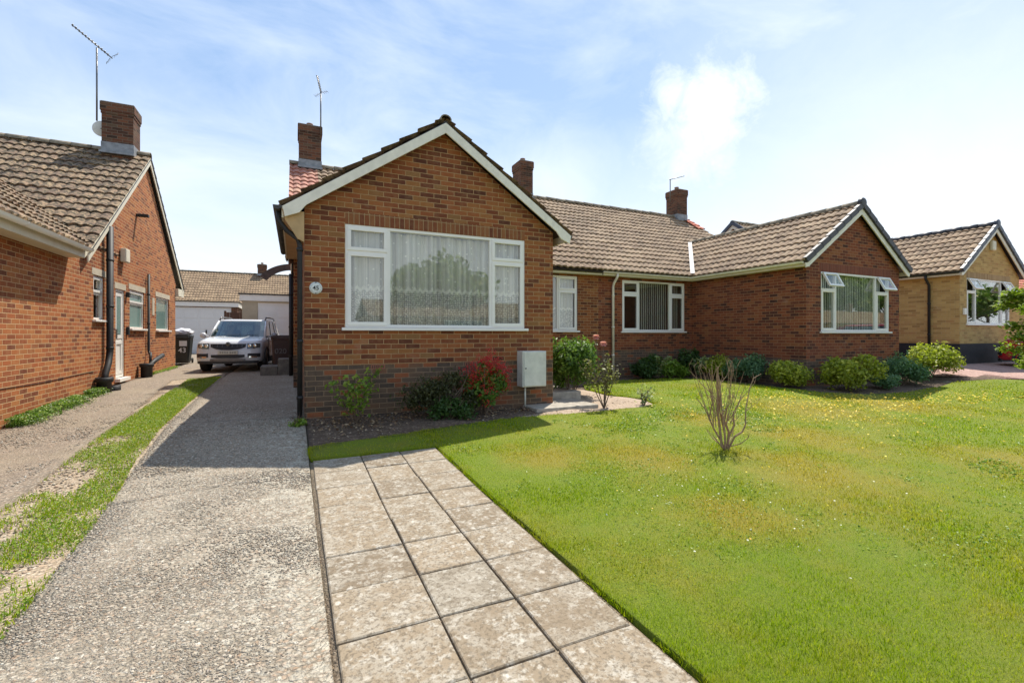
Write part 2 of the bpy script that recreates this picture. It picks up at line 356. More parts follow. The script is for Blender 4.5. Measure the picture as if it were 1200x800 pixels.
def aggregate(name, base, stones, worn, scale=55, bstr=1.0, wornamt=.6, white_edge=False):
    m, nt, out = mat(name); tcn = nt.n('ShaderNodeTexCoord'); pos = tcn.outputs['Object']
    wp = nt.n('ShaderNodeVectorMath', operation='ADD'); nt.set(wp.inputs[0], pos)
    nz = nt.n('ShaderNodeTexNoise', ins={'Vector': pos, 'Scale': 25.0}); sc = nt.n('ShaderNodeVectorMath', operation='SCALE', ins={0: nz.outputs[1], 'Scale': .03}); nt.set(wp.inputs[1], sc.outputs[0])
    v1 = nt.n('ShaderNodeTexVoronoi', ins={'Vector': wp.outputs[0], 'Scale': float(scale)})
    v2 = nt.n('ShaderNodeTexVoronoi', ins={'Vector': wp.outputs[0], 'Scale': float(scale*2.3)})
    r = nt.n('ShaderNodeSeparateColor', ins={0: v1.outputs['Color']})
    c = nt.ramp(r.outputs[0], stones)
    c = nt.mix(nt.rng(v1.outputs['Distance'], .40, .68, 0, .85), c, base)
    big = nt.noise(pos, .7, 5, .65); mid = nt.noise(pos, 5, 6, .7)
    wf = nt.math('MULTIPLY', nt.rng(nt.math('ADD', nt.math('MULTIPLY', big, .6), nt.math('MULTIPLY', mid, .5)), .50, .68, 0, 1), wornamt)
    if white_edge:
        sx = nt.n('ShaderNodeSeparateXYZ'); nt.set(sx.inputs[0], pos)
        m16 = nt.noise(pos, 13, 6, .72)
        e_ = nt.math('ADD', nt.rng(sx.outputs[0], -.75, .1, 0, .13), nt.math('ADD', nt.math('MULTIPLY', big, .25), nt.math('MULTIPLY', m16, .9)))
        wf = nt.math('MAXIMUM', nt.math('MULTIPLY', wf, .5), nt.rng(e_, .66, .76, 0, .9))
    c = nt.mix(wf, c, nt.mix(nt.rng(mid, .4, .6, 0, 1), worn, tuple(x*.8 for x in worn)))
    dk = nt.noise(pos, 2.2, 5, .7)
    c = nt.mix(nt.rng(dk, .52, .75, 0, .55), c, nt.mix(.6, c, tuple(x*.5 for x in base)))
    h = nt.math('ADD', nt.math('MULTIPLY', nt.math('SUBTRACT', 1.0, v1.outputs['Distance']), 1.0), nt.math('ADD', nt.math('MULTIPLY', v2.outputs['Distance'], -.35), nt.math('MULTIPLY', mid, 1.2)))
    prin(nt, out, c, .92, h, bstr, .014); return m
DRIVE = aggregate('exposed_aggregate_concrete', (.20, .165, .12), [(0, (.24, .19, .135)), (.3, (.36, .30, .22)), (.6, (.46, .40, .31)), (.8, (.35, .24, .155)), (1, (.60, .55, .45))], (.52, .47, .37), 48, white_edge=True)
DRIVE2 = aggregate('brown_aggregate_concrete', (.17, .135, .10), [(0, (.19, .15, .11)), (.4, (.30, .245, .185)), (.8, (.33, .24, .165)), (1, (.50, .43, .34))], (.36, .29, .20), 50, .8, .75)
GRAV = aggregate('loose_gravel', (.26, .20, .13), [(0, (.32, .24, .16)), (.4, (.48, .39, .28)), (.8, (.44, .31, .2)), (1, (.62, .54, .42))], (.44, .35, .23), 40, 1.0, .3)
SOIL = aggregate('dry_flowerbed_soil', (.085, .055, .034), [(0, (.07, .045, .03)), (.5, (.13, .085, .052)), (1, (.24, .17, .11))], (.15, .10, .062), 30, 1.0, .5)
SAND = aggregate('pale_bed_soil', (.34, .25, .17), [(0, (.34, .24, .17)), (.5, (.44, .33, .23)), (1, (.55, .45, .34))], (.46, .35, .25), 36, .8, .6)
PINK = aggregate('pink_block_paving', (.34, .21, .17), [(0, (.36, .21, .17)), (.5, (.44, .28, .23)), (1, (.52, .36, .30))], (.46, .31, .25), 25, .3, .5)
EARTH = aggregate('rough_ground', (.18, .15, .10), [(0, (.15, .14, .07)), (.5, (.2, .17, .1)), (1, (.3, .24, .17))], (.14, .17, .06), 20, .6, .5)
ASPH = aggregate('asphalt', (.05, .05, .05), [(0, (.04, .04, .04)), (.5, (.06, .06, .058)), (1, (.11, .10, .10))], (.07, .07, .068), 60, .5, .5)
JOINTF = aggregate('brown_joint_soil', (.17, .13, .085), [(0, (.14, .10, .065)), (.5, (.22, .165, .11)), (1, (.32, .25, .17))], (.20, .17, .10), 60, .5, .5)
def slabm():
    m, nt, out = mat('weathered_paving_slab'); tcn = nt.n('ShaderNodeTexCoord'); pos = tcn.outputs['Object']
    at = nt.n('ShaderNodeAttribute', attribute_name='rnd')
    c = nt.ramp(at.outputs['Fac'], [(0, (.20, .15, .095)), (.35, (.26, .20, .13)), (.7, (.30, .23, .15)), (1, (.25, .215, .16))])
    n1 = nt.noise(pos, 7, 7, .72); n2 = nt.noise(pos, 45, 6, .75); n3 = nt.noise(pos, 1.6, 4, .6)
    c = nt.mix(nt.rng(n1, .47, .56, 0, .55), c, (.40, .355, .28))
    c = nt.mix(nt.rng(nt.noise(pos, 16, 6, .75), .52, .60, 0, .6), c, (.52, .48, .40))
    c = nt.mix(nt.rng(n2, .50, .58, 0, .7), c, (.12, .09, .055))
    v = nt.n('ShaderNodeTexVoronoi', ins={'Vector': pos, 'Scale': 13.0}); sp = nt.n('ShaderNodeSeparateColor', ins={0: v.outputs['Color']})
    spot = nt.math('MULTIPLY', nt.rng(v.outputs['Distance'], .16, .30, 1, 0), nt.rng(sp.outputs[0], .62, .7, 0, 1))
    spot = nt.math('MULTIPLY', spot, nt.rng(n2, .35, .55, 1, .3))
    c = nt.mix(nt.math('MULTIPLY', spot, .75), c, (.66, .61, .52))
    v2 = nt.n('ShaderNodeTexVoronoi', ins={'Vector': pos, 'Scale': 34.0}); sp2 = nt.n('ShaderNodeSeparateColor', ins={0: v2.outputs['Color']})
    spot2 = nt.math('MULTIPLY', nt.rng(v2.outputs['Distance'], .2, .35, 1, 0), nt.rng(sp2.outputs[1], .6, .7, 0, 1))
    c = nt.mix(nt.math('MULTIPLY', spot2, .6), c, (.16, .135, .10))
    c = nt.mix(nt.rng(n3, .5, .75, 0, .4), c, (.24, .18, .115))
    prin(nt, out, c, .9, nt.math('ADD', n2, nt.math('MULTIPLY', n1, .8)), .55, .006); return m
SLAB = slabm()
CONC = plain('rough_concrete', (.36, .32, .26), .92, .3, 9)
CONCD = plain('dark_concrete', (.17, .15, .12), .92, .3, 9)  # same concrete in a darker tone, for the side steps

def leafm(name, stops, trans=.35, rough=.45):
    m, nt, out = mat(name); at = nt.n('ShaderNodeAttribute', attribute_name='rnd')
    c = nt.ramp(at.outputs['Fac'], stops)
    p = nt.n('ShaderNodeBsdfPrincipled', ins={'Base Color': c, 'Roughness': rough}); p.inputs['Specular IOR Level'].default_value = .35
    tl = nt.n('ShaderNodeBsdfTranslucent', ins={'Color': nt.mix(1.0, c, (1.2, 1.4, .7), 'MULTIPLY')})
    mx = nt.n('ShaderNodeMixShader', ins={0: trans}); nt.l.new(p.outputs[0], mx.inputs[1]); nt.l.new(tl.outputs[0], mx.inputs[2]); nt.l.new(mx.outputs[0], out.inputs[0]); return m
LF_DARK = leafm('dark_green_leaf', [(0, (.025, .055, .012)), (.6, (.06, .12, .025)), (1, (.12, .20, .04))])
LF_MID = leafm('mid_green_leaf', [(0, (.05, .10, .015)), (.5, (.12, .21, .03)), (.85, (.22, .33, .06)), (1, (.52, .52, .25))])
LF_YEL = leafm('yellow_green_leaf', [(0, (.13, .16, .010)), (.5, (.32, .36, .03)), (1, (.58, .56, .10))])
LF_GOLD = leafm('lime_leaf', [(0, (.10, .15, .012)), (.5, (.22, .30, .03)), (1, (.42, .45, .09))], .45)
LF_BLU = leafm('blue_green_leaf', [(0, (.05, .11, .05)), (.5, (.13, .24, .11)), (1, (.26, .38, .20))])
LF_PALE = leafm('pale_green_leaf', [(0, (.12, .17, .05)), (.5, (.27, .33, .14)), (1, (.48, .48, .30))])
LF_WEED = leafm('weed_leaf', [(0, (.08, .15, .015)), (.6, (.20, .31, .03)), (1, (.36, .42, .08))])
LF_BRONZE = leafm('bronze_green_leaf', [(0, (.06, .055, .018)), (.5, (.13, .125, .035)), (1, (.30, .29, .12))])
LF_BRONZD = leafm('shaded_bronze_leaf', [(0, (.03, .035, .012)), (.5, (.07, .075, .025)), (1, (.15, .15, .06))])  # darker copy of the bronze leaf, shade put into its colour
FL_RED = leafm('red_berry', [(0, (.25, .008, .008)), (.6, (.48, .02, .015)), (1, (.65, .05, .03))], .15)
FL_PINK = leafm('pink_petal', [(0, (.66, .26, .32)), (.6, (.80, .42, .47)), (1, (.85, .60, .62))], .3)
FL_WHITE = leafm('cream_petal', [(0, (.6, .6, .45)), (1, (.85, .85, .7))], .3)
FL_YEL = leafm('yellow_petal', [(0, (.75, .42, .01)), (.5, (.85, .58, .02)), (1, (.85, .75, .10))], .2)
BARK = plain('brown_bark', (.13, .09, .06), .9, .35, 20)
BARKP = plain('pale_twig_bark', (.32, .21, .125), .85, .35, 25)
WOOD_F = plain('dark_stained_fence', (.12, .055, .03), .75, .25, 6)
RENDER = plain('beige_render', (.50, .43, .31), .9, .08, 4)
GDOOR = plain('grey_white_garage_door', (.78, .77, .74), .45, .03, 3)
GDOOR2 = plain('white_garage_door', (.86, .85, .82), .4, .03, 3)

# ------------------------------------------------------------------ ground sheets
def sheet(name, poly, matl, off=0.0, step=.5, skirt=.10, smooth_noise=0.0, label=None):
    bm = bmesh.new(); vs = [bm.verts.new((x, y, 0)) for x, y in poly]; bm.faces.new(vs); bmesh.ops.triangulate(bm, faces=bm.faces[:])
    xs = [p[0] for p in poly]; ys = [p[1] for p in poly]
    def cuts(a, b):
        return np.arange(math.floor(a/step)*step+step, b, step)
    for x in cuts(min(xs), max(xs)):
        bmesh.ops.bisect_plane(bm, geom=bm.verts[:]+bm.edges[:]+bm.faces[:], plane_co=(x, 0, 0), plane_no=(1, 0, 0))
    for y in cuts(min(ys), max(ys)):
        bmesh.ops.bisect_plane(bm, geom=bm.verts[:]+bm.edges[:]+bm.faces[:], plane_co=(0, y, 0), plane_no=(0, 1, 0))
    bmesh.ops.triangulate(bm, faces=bm.faces[:])
    for v in bm.verts:
        v.co.z = g(v.co.x, v.co.y)+off+(smooth_noise*noise.noise(v.co*1.3) if smooth_noise else 0)
    for f in bm.faces:
        if f.normal.z < 0: f.normal_flip()
        f.smooth = True
    if skirt:
        be = [e for e in bm.edges if e.is_boundary]
        r = bmesh.ops.extrude_edge_only(bm, edges=be)
        for v in [q for q in r['geom'] if isinstance(q, bmesh.types.BMVert)]: v.co.z -= skirt
    me = bpy.data.meshes.new(name); bm.to_mesh(me); bm.free(); me.materials.append(matl)
    o = bpy.data.objects.new(name, me); scene.collection.objects.link(o); return struct(o, label)
# base terrain, reaching the horizon
def base_ground():
    ax = [-400, -150, -60, -30]+list(np.arange(-20, 36, 1.0))+[45, 60, 90, 200, 500]
    ay = [-400, -150, -60, -30]+list(np.arange(-20, 36, 1.0))+[45, 60, 90, 200, 600]
    v = [(x, y, g(x, y)-.05) for y in ay for x in ax]; n = len(ax)
    f = [(j*n+i, j*n+i+1, (j+1)*n+i+1, (j+1)*n+i) for j in range(len(ay)-1) for i in range(n-1)]
    me = bpy.data.meshes.new('ground'); me.from_pydata(v, [], f); me.materials.append(EARTH)
    for p in me.polygons: p.use_smooth = True
    o = bpy.data.objects.new('ground', me); scene.collection.objects.link(o); struct(o)
base_ground()
# driveways
sheet('driveway', [(-1.22, -4), (-1.26, 2.9), (-1.40, 5.0), (-1.46, 6.0), (-1.62, 10), (-1.72, 15), (-1.72, 20.25), (.10, 20.25), (.13, 7.24), (.14, 6.2), (.165, -4)], DRIVE, .0, .35, .06, .006)
sheet('neighbour_driveway', [(-3.69, -4), (-3.69, 21), (-6.4, 21.2), (-6.4, 29.5), (-1.85, 29.5), (-1.75, 20.3), (-1.76, 15), (-2.78, 14.0), (-2.45, 10), (-2.26, 7.2), (-2.13, 5.1), (-2.05, -4)], DRIVE2, -.006, .5, .05, .012)
sheet('gravel_strip', [(-2.04, -4), (-2.12, 5.1), (-2.25, 7.2), (-2.44, 10), (-2.77, 14.0), (-1.78, 14.95), (-1.73, 14.9), (-1.63, 10), (-1.47, 6.0), (-1.41, 5.0), (-1.27, 2.9), (-1.23, -4)], GRAV, -.012, .3, .04, .02)
LAWNP = [(1.60, -4), (1.58, 5.52), (.165, 5.54), (.155, 5.95), (.7, 6.03), (1.37, 6.12), (2.2, 6.3), (3.07, 6.45), (4.48, 6.45), (5.5, 6.45), (6.05, 6.65), (6.15, 7.0), (5.95, 7.9), (6.0, 8.9), (6.5, 9.7), (7.6, 10.0), (9.2, 10.0), (10.1, 9.6), (10.35, 8.6), (10.35, 7.4), (10.6, 6.5), (11.3, 5.95), (12.6, 5.8), (14.0, 5.95), (15.6, 6.1), (16.4, 5.6), (17.0, 4.9), (19.8, 4.3), (24, 3.2), (24, -4)]
sheet('lawn', LAWNP, LAWN, .012, .4, .05, .015)
# flower beds (soil)
sheet('flower_bed', [(.16, 5.98), (.7, 6.06), (1.37, 6.15), (2.2, 6.33), (3.07, 6.48), (3.3, 6.6), (3.75, 6.75), (4.2, 7.24), (.14, 7.24)], SOIL, -.005, .25, .06, .05)
sheet('pale_bed', [(3.12, 6.49), (4.48, 6.49), (5.5, 6.49), (6.0, 6.67), (6.10, 7.0), (5.90, 7.9), (5.95, 8.9), (5.3, 9.4), (4.25, 9.4), (4.22, 7.24), (3.78, 6.76), (3.33, 6.6)], SAND, -.008, .25, .06, .04)
sheet('shrub_bed', [(4.26, 9.42), (5.3, 9.42), (5.96, 8.93), (6.5, 9.74), (7.6, 10.04), (9.2, 10.04), (10.13, 9.64), (10.39, 8.6), (10.39, 7.4), (10.64, 6.53), (11.33, 5.99), (12.6, 5.84), (14.0, 5.99), (15.6, 6.14), (16.4, 5.64), (17.0, 4.94), (17.6, 5.2), (17.3, 7.2), (15.62, 7.25), (11.36, 7.25), (11.36, 10.88), (4.26, 10.88)], SOIL, -.02, .35, .04, .04)
sheet('pink_driveway', [(17.06, 4.97), (19.8, 4.36), (24.5, 3.1), (30, 3), (30, 14), (18.9, 14), (15.7, 14), (15.7, 7.35), (17.35, 7.25), (17.65, 5.2)], PINK, .0, .5, .08)
def joint(name, pts, w_, h_, matl):
    mb = MB(); pts = [Vector(p) for p in pts]
    for a, b in zip(pts, pts[1:]):
        n_ = max(1, int((b-a).length/.08))
        for k in range(n_):
            p, q = a.lerp(b, k/n_), a.lerp(b, (k+1)/n_); sd = Vector((0, w_/2*random.uniform(.5, 1.4), 0)); 
            mb.face([(p.x, p.y-sd.y, g(p.x, p.y)+h_), (q.x, q.y-sd.y, g(q.x, q.y)+h_), (q.x, q.y+sd.y, g(q.x, q.y)+h_), (p.x, p.y+sd.y, g(p.x, p.y)+h_)])
    struct(mb.build(name, matl))
joint('drive_joint', [(-1.45, 7.45), (.12, 7.30)], .022, .012, ASPH)
joint('drive_joint', [(-1.38, 4.85), (-.6, 5.02), (.15, 5.0)], .012, .013, ASPH)
# far side of the street (seen in the window reflections)
sheet('pavement', [(-60, -6.4), (90, -6.4), (90, -4.1), (-60, -4.1)], ASPH, .0, 6, .05)
def road():
    mb = MB(); mb.face([(-80, -14, -1.58), (110, -14, -1.58), (110, -6.5, -1.58), (-80, -6.5, -1.58)])
    mb.box((-80, -6.5, -1.7), (110, -6.4, -1.5), 1); mb.box((-80, -14.1, -1.7), (110, -14, -1.47), 1)
    struct(mb.build('road', [ASPH, CONC]))
road()
def verge():
    mb = MB(); mb.face([(-80, -40, -1.48), (110, -40, -1.48), (110, -14.1, -1.54), (-80, -14.1, -1.48)])
    struct(mb.build('far_verge', [grass_mat('far_grass', False)]))
verge()

# ------------------------------------------------------------------ building helpers
class Frame:
    """a wall plane: origin o, horizontal unit vector u, outward normal n (z is up)"""
    def __init__(s, o, u, n): s.o = Vector(o); s.u = Vector(u); s.n = Vector(n)
    def P(s, a, b, c=0.0): return tuple(s.o+s.u*a+Vector((0, 0, 1))*b+s.n*c)
    def box(s, mb, a0, a1, b0, b1, c0, c1, mat=0):
        P = s.P
        F = [[(a0, b0, c1), (a1, b0, c1), (a1, b1, c1), (a0, b1, c1)], [(a0, b0, c0), (a0, b1, c0), (a1, b1, c0), (a1, b0, c0)],
             [(a0, b0, c0), (a0, b0, c1), (a0, b1, c1), (a0, b1, c0)], [(a1, b0, c0), (a1, b1, c0), (a1, b1, c1), (a1, b0, c1)],
             [(a0, b1, c0), (a0, b1, c1), (a1, b1, c1), (a1, b1, c0)], [(a0, b0, c0), (a1, b0, c0), (a1, b0, c1), (a0, b0, c1)]]
        for f in F:
            pts = [P(*q) for q in f]
            if s.flip(): pts.reverse()
            mb.face(pts, mat)
    def flip(s): return s.u.cross(Vector((0, 0, 1))).dot(s.n) < 0
def frontF(Y): return Frame((0, Y, 0), (1, 0, 0), (0, -1, 0))      # a = world X
def rightF(X): return Frame((X, 0, 0), (0, 1, 0), (1, 0, 0))       # a = world Y, faces +X
def leftF(X): return Frame((X, 0, 0), (0, 1, 0), (-1, 0, 0))       # a = world Y, faces -X

def wall(F, a0, a1, z0, z1, holes=(), apex=None, plinth=None, thick=.12, mb=None, bands=()):
    """brick wall with openings and reveals; material 0 brick, 1 plinth, further bands = (a0,a1,z0,z1,mat)"""
    mb = mb or MB()
    A = sorted({a0, a1, *[h[0] for h in holes], *[h[1] for h in holes], *[b[0] for b in bands], *[b[1] for b in bands]})
    Z = sorted({z0, z1, *[h[2] for h in holes], *[h[3] for h in holes], *([plinth] if plinth else []), *[b[2] for b in bands], *[b[3] for b in bands]})
    fl = F.flip()
    def q(pts, m=0, uv=None):
        if fl: pts = pts[::-1]
        P3 = [F.P(*p) for p in pts]
        mb.face(P3, m, [(p[0], p[1]) for p in pts] if uv is None else (uv[::-1] if fl else uv))
    for i in range(len(A)-1):
        for j in range(len(Z)-1):
            ca, cz = (A[i]+A[i+1])/2, (Z[j]+Z[j+1])/2
            if ca < a0 or ca > a1 or cz < z0 or cz > z1: continue
            if any(h[0] < ca < h[1] and h[2] < cz < h[3] for h in holes): continue
            m = 1 if (plinth and cz < plinth) else 0
            for b in bands:
                if b[0] < ca < b[1] and b[2] < cz < b[3]: m = b[4]
            q([(A[i], Z[j]), (A[i+1], Z[j]), (A[i+1], Z[j+1]), (A[i], Z[j+1])], m)
    if apex: q([(a0, z1), (a1, z1), apex])
    for h in holes:
        x0, x1, y0, y1 = h[:4]; t = thick
        q([(x0, y0, -t), (x0, y0, 0), (x0, y1, 0), (x0, y1, -t)], 0, [(0, y0), (t, y0), (t, y1), (0, y1)])
        q([(x1, y0, 0), (x1, y0, -t), (x1, y1, -t), (x1, y1, 0)], 0, [(0, y0), (t, y0), (t, y1), (0, y1)])
        q([(x0, y1, 0), (x1, y1, 0), (x1, y1, -t), (x0, y1, -t)], 0, [(x0, 0), (x1, 0), (x1, t), (x0, t)])
        q([(x0, y0, -t), (x1, y0, -t), (x1, y0, 0), (x0, y0, 0)], 0, [(x0, 0), (x1, 0), (x1, t), (x0, t)])
    return mb

def ring(F, mb, a0, a1, b0, b1, wd, c0, c1, mat=0):
    F.box(mb, a0, a1, b0, b0+wd, c0, c1, mat); F.box(mb, a0, a1, b1-wd, b1, c0, c1, mat)
    F.box(mb, a0, a0+wd, b0+wd, b1-wd, c0, c1, mat); F.box(mb, a1-wd, a1, b0+wd, b1-wd, c0, c1, mat)
def window(parent, F, a0, a1, b0, b1, lights, dress=None, setback=.035, frost=False, room=True, sill=.05, openlights=(), gl=None):
    """lights: list of (a0,a1,b0,b1,is_sash). white uPVC frame with glazed lights; everything sits in the wall opening"""
    f = MB(); c1 = -setback; c0 = c1-.07
    ring(F, f, a0, a1, b0, b1, .045, c0, c1)
    edges_a = sorted({l[0] for l in lights}|{l[1] for l in lights})
    for e in edges_a[1:-1]: F.box(f, e-.028, e+.028, b0+.045, b1-.045, c0, c1-.002)
    for l in lights:
        if abs(l[3]-b1) > .01:
            F.box(f, l[0]+(.045 if abs(l[0]-a0) < .01 else .028), l[1]-(.045 if abs(l[1]-a1) < .01 else .028), l[3]-.028, l[3]+.028, c0, c1-.003)
    fr = f.build('window', UPVC, parent, bevel=.004)
    for i, (x0, x1, y0, y1, sash) in enumerate(lights):
        g0 = x0+(.045 if abs(x0-a0) < .01 else .028); g1 = x1-(.045 if abs(x1-a1) < .01 else .028)
        h0 = y0+(.045 if abs(y0-b0) < .01 else .028); h1 = y1-(.045 if abs(y1-b1) < .01 else .028)
        opened = i in openlights
        if sash:
            sm_ = MB(); ins = .052
            if not opened:
                ring(F, sm_, g0-.012, g1+.012, h0-.012, h1+.012, ins, c1-.03, c1+.012)
                sm_.build('sash', UPVC, fr, bevel=.004)
            else:   # top-hung fanlight propped open
                ang = R_(27)
                FF = Frame(F.P(0, h1+.01, c1+.012), F.u, F.n)
                Zd = Vector((0, 0, -1))*math.cos(ang)+F.n*math.sin(ang); Nn = F.n*math.cos(ang)+Vector((0, 0, 1))*math.sin(ang)
                def PP(a, b, c): return tuple(FF.o+F.u*a+Zd*b+Nn*c)
                def bx(m_, A0, A1, B0, B1, C0, C1):
                    P8 = [PP(a, b, c) for c in (C0, C1) for b in (B0, B1) for a in (A0, A1)]
                    for q in ((0, 1, 3, 2), (4, 6, 7, 5), (0, 4, 5, 1), (2, 3, 7, 6), (0, 2, 6, 4), (1, 5, 7, 3)): m_.face([P8[k] for k in q])
                H = h1-h0+.03
                A0, A1 = g0-.02, g1+.02
                bx(sm_, A0, A1, 0, .055, 0, .045); bx(sm_, A0, A1, H-.055, H, 0, .045); bx(sm_, A0, A0+.055, .055, H-.055, 0, .045); bx(sm_, A1-.055, A1, .055, H-.055, 0, .045)
                so = sm_.build('sash', UPVC, fr, bevel=.004)
                pg = MB(); pg.face([PP(A0+.05, .05, .025), PP(A1-.05, .05, .025), PP(A1-.05, H-.05, .025), PP(A0+.05, H-.05, .025)])
                pg.build('pane', gl or GLASS, fr)
                continue
            g0 += .036; g1 -= .036; h0 += .036; h1 -= .036
        pg = MB(); F.box(pg, g0-.008, g1+.008, h0-.008, h1+.008, c1-.034, c1-.028)
        pg.build('pane', FROST if frost else (gl or GLASS), fr)
    if sill:
        s_ = MB(); F.box(s_, a0-.05, a1+.05, b0-.045, b0-.002, c0+.02, sill); s_.build('sill', UPVC, fr, bevel=.006)
    if not frost:
        ci = c0-.06
        if dress == 'net':
            n_ = MB(); N = int((a1-a0)*46); ys = [b0+.05, b1-.05]
            px = [a0+.05+(a1-a0-.1)*k/N for k in range(N+1)]
            cz = [ci-.055*math.sin(k*.62+math.sin(k*.19)*2.2)-.022*math.sin(k*1.9+1) for k in range(N+1)]
            for k in range(N):
                n_.face([F.P(px[k], ys[0], cz[k]), F.P(px[k+1], ys[0], cz[k+1]), F.P(px[k+1], ys[1], cz[k+1]*.6+ci*.4), F.P(px[k], ys[1], cz[k]*.6+ci*.4)], 0,
                        [(px[k]*1.25, 0), (px[k+1]*1.25, 0), (px[k+1]*1.25, (b1-b0)), (px[k]*1.25, (b1-b0))], True)
            n_.build('net_curtain', LACE, fr)
        elif dress in ('blind', 'blind_half'):
            n_ = MB(); x = a0+.08 if dress == 'blind' else a0+.72; i = 0; r_ = random.Random(3)
            while x < a1-.08:
                an = R_((-12 if dress == 'blind' else -30)+r_.uniform(-4, 4)); h_ = .089/2
                dx, dc = math.cos(an)*h_, math.sin(an)*h_
                p0, p1 = (x-dx, ci-dc-.03), (x+dx, ci+dc-.03)
                th = .0015
                n_.face([F.P(p0[0], b0+.04, p0[1]), F.P(p1[0], b0+.04, p1[1]), F.P(p1[0], b1-.05, p1[1]), F.P(p0[0], b1-.05, p0[1])])
                n_.face([F.P(p0[0]+th, b0+.04, p0[1]-th), F.P(p0[0]+th, b1-.05, p0[1]-th), F.P(p1[0]+th, b1-.05, p1[1]-th), F.P(p1[0]+th, b0+.04, p1[1]-th)])
                x += .078; i += 1
            n_.build('vertical_blind', BLIND, fr)
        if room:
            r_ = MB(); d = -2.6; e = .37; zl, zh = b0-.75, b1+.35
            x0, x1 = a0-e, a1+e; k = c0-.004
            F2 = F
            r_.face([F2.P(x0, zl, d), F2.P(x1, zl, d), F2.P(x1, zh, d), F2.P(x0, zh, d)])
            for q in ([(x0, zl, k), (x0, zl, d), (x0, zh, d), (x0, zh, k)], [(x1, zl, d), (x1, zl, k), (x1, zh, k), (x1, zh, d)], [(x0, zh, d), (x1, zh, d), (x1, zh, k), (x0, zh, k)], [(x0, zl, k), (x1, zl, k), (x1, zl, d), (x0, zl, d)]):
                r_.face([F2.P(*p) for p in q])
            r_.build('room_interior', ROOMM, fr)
    return fr

def std_lights(a0, a1, b0, b1, l, r, fan=.38, both=True):
    ls = []
    if l: ls += [(a0, a0+l, b1-fan, b1, True), (a0, a0+l, b0, b1-fan, True)]
    ls += [(a0+l, a1-r, b0, b1, False)]
    if r: ls += [(a1-r, a1, b1-fan, b1, True), (a1-r, a1, b0, b1-fan, True)]
    return ls

def tile_slope(name, parent, matl, P0, along, up, length, slope, gauge=.33, clip=None, period=.19, amp=.023, lip=.042, seed=0, start=0.0, wide=.33):
    """roof slope of interlocking rolled tiles, real relief: P0 eave start, along = eave direction, up = up-slope direction"""
    P0, along, up = Vector(P0), Vector(along).normalized(), Vector(up).normalized()
    nrm = along.cross(up).normalized()
    if nrm.z < 0: nrm = -nrm
    flip = along.cross(up).z < 0
    r_ = np.random.default_rng(seed)
    ns = 8; nper = int(round(length/period)); M = nper*ns+1
    a = np.linspace(0, nper*period, M); a = a*(length/a[-1])
    ph = (a/period) % 1.0
    prof = amp*(np.abs(np.cos(np.pi*ph))**.8*2-1)*.85
    rows = int(math.ceil(slope/gauge)); V = []; Fc = []; UV = []
    ntile = int(length/wide)+3
    for i in range(rows):
        s0 = i*gauge; s1 = min((i+1)*gauge+.01, slope)
        jit = r_.normal(0, .0035, ntile+2); off = (i % 2)*.5
        ti = np.floor(a/wide+off).astype(int)
        j0 = jit[ti]; sj = r_.normal(0, .006, ntile+2)[ti]
        base = len(V)
        for k, (s_, h_) in enumerate(((s0-.012, -.006), (s0-.012, lip), (s1, .004))):
            ss = s_+(sj if k < 2 else 0)
            for m_ in range(M):
                sv = float(ss[m_]) if k < 2 else s_
                V.append(P0+along*float(a[m_])+up*sv+nrm*(h_+float(prof[m_])+(float(j0[m_]) if k else 0)))
        for m_ in range(M-1):
            tu = (a[m_]/wide+off, a[m_+1]/wide+off); tu = (tu[0], min(tu[1], math.floor(tu[0]+1e-6)+.999))
            for k in range(2):
                if clip and clip(V[base+k*M+m_]): continue
                q = [base+k*M+m_, base+k*M+m_+1, base+(k+1)*M+m_+1, base+(k+1)*M+m_]
                uvq = [(tu[0]+.001, i+.05), (tu[1], i+.05), (tu[1], i+.95), (tu[0]+.001, i+.95)]
                if flip: q.reverse(); uvq.reverse()
                Fc.append(q); UV += uvq
    me = bpy.data.meshes.new(name); me.from_pydata([tuple(v) for v in V], [], Fc); me.materials.append(matl)
    uvl = me.uv_layers.new(name='UVMap'); uvl.data.foreach_set('uv', [c for p in UV for c in p])
    me.update(); o = bpy.data.objects.new(name, me); scene.collection.objects.link(o); o.parent = parent
    if start == 0.0:   # a solid deck right under the tiles closes the roof
        d = MB(); q = -.03
        c = [P0+nrm*q, P0+along*length+nrm*q, P0+along*length+up*slope+nrm*q, P0+up*slope+nrm*q]
        c2 = [p-nrm*.03 for p in c]
        d.face([tuple(p) for p in c]); d.face([tuple(p) for p in c2[::-1]])
        for i in range(4): d.face([tuple(p) for p in (c[i], c2[i], c2[(i+1) % 4], c[(i+1) % 4])])
        d.build('roof_deck', BRNG, o)
    return o
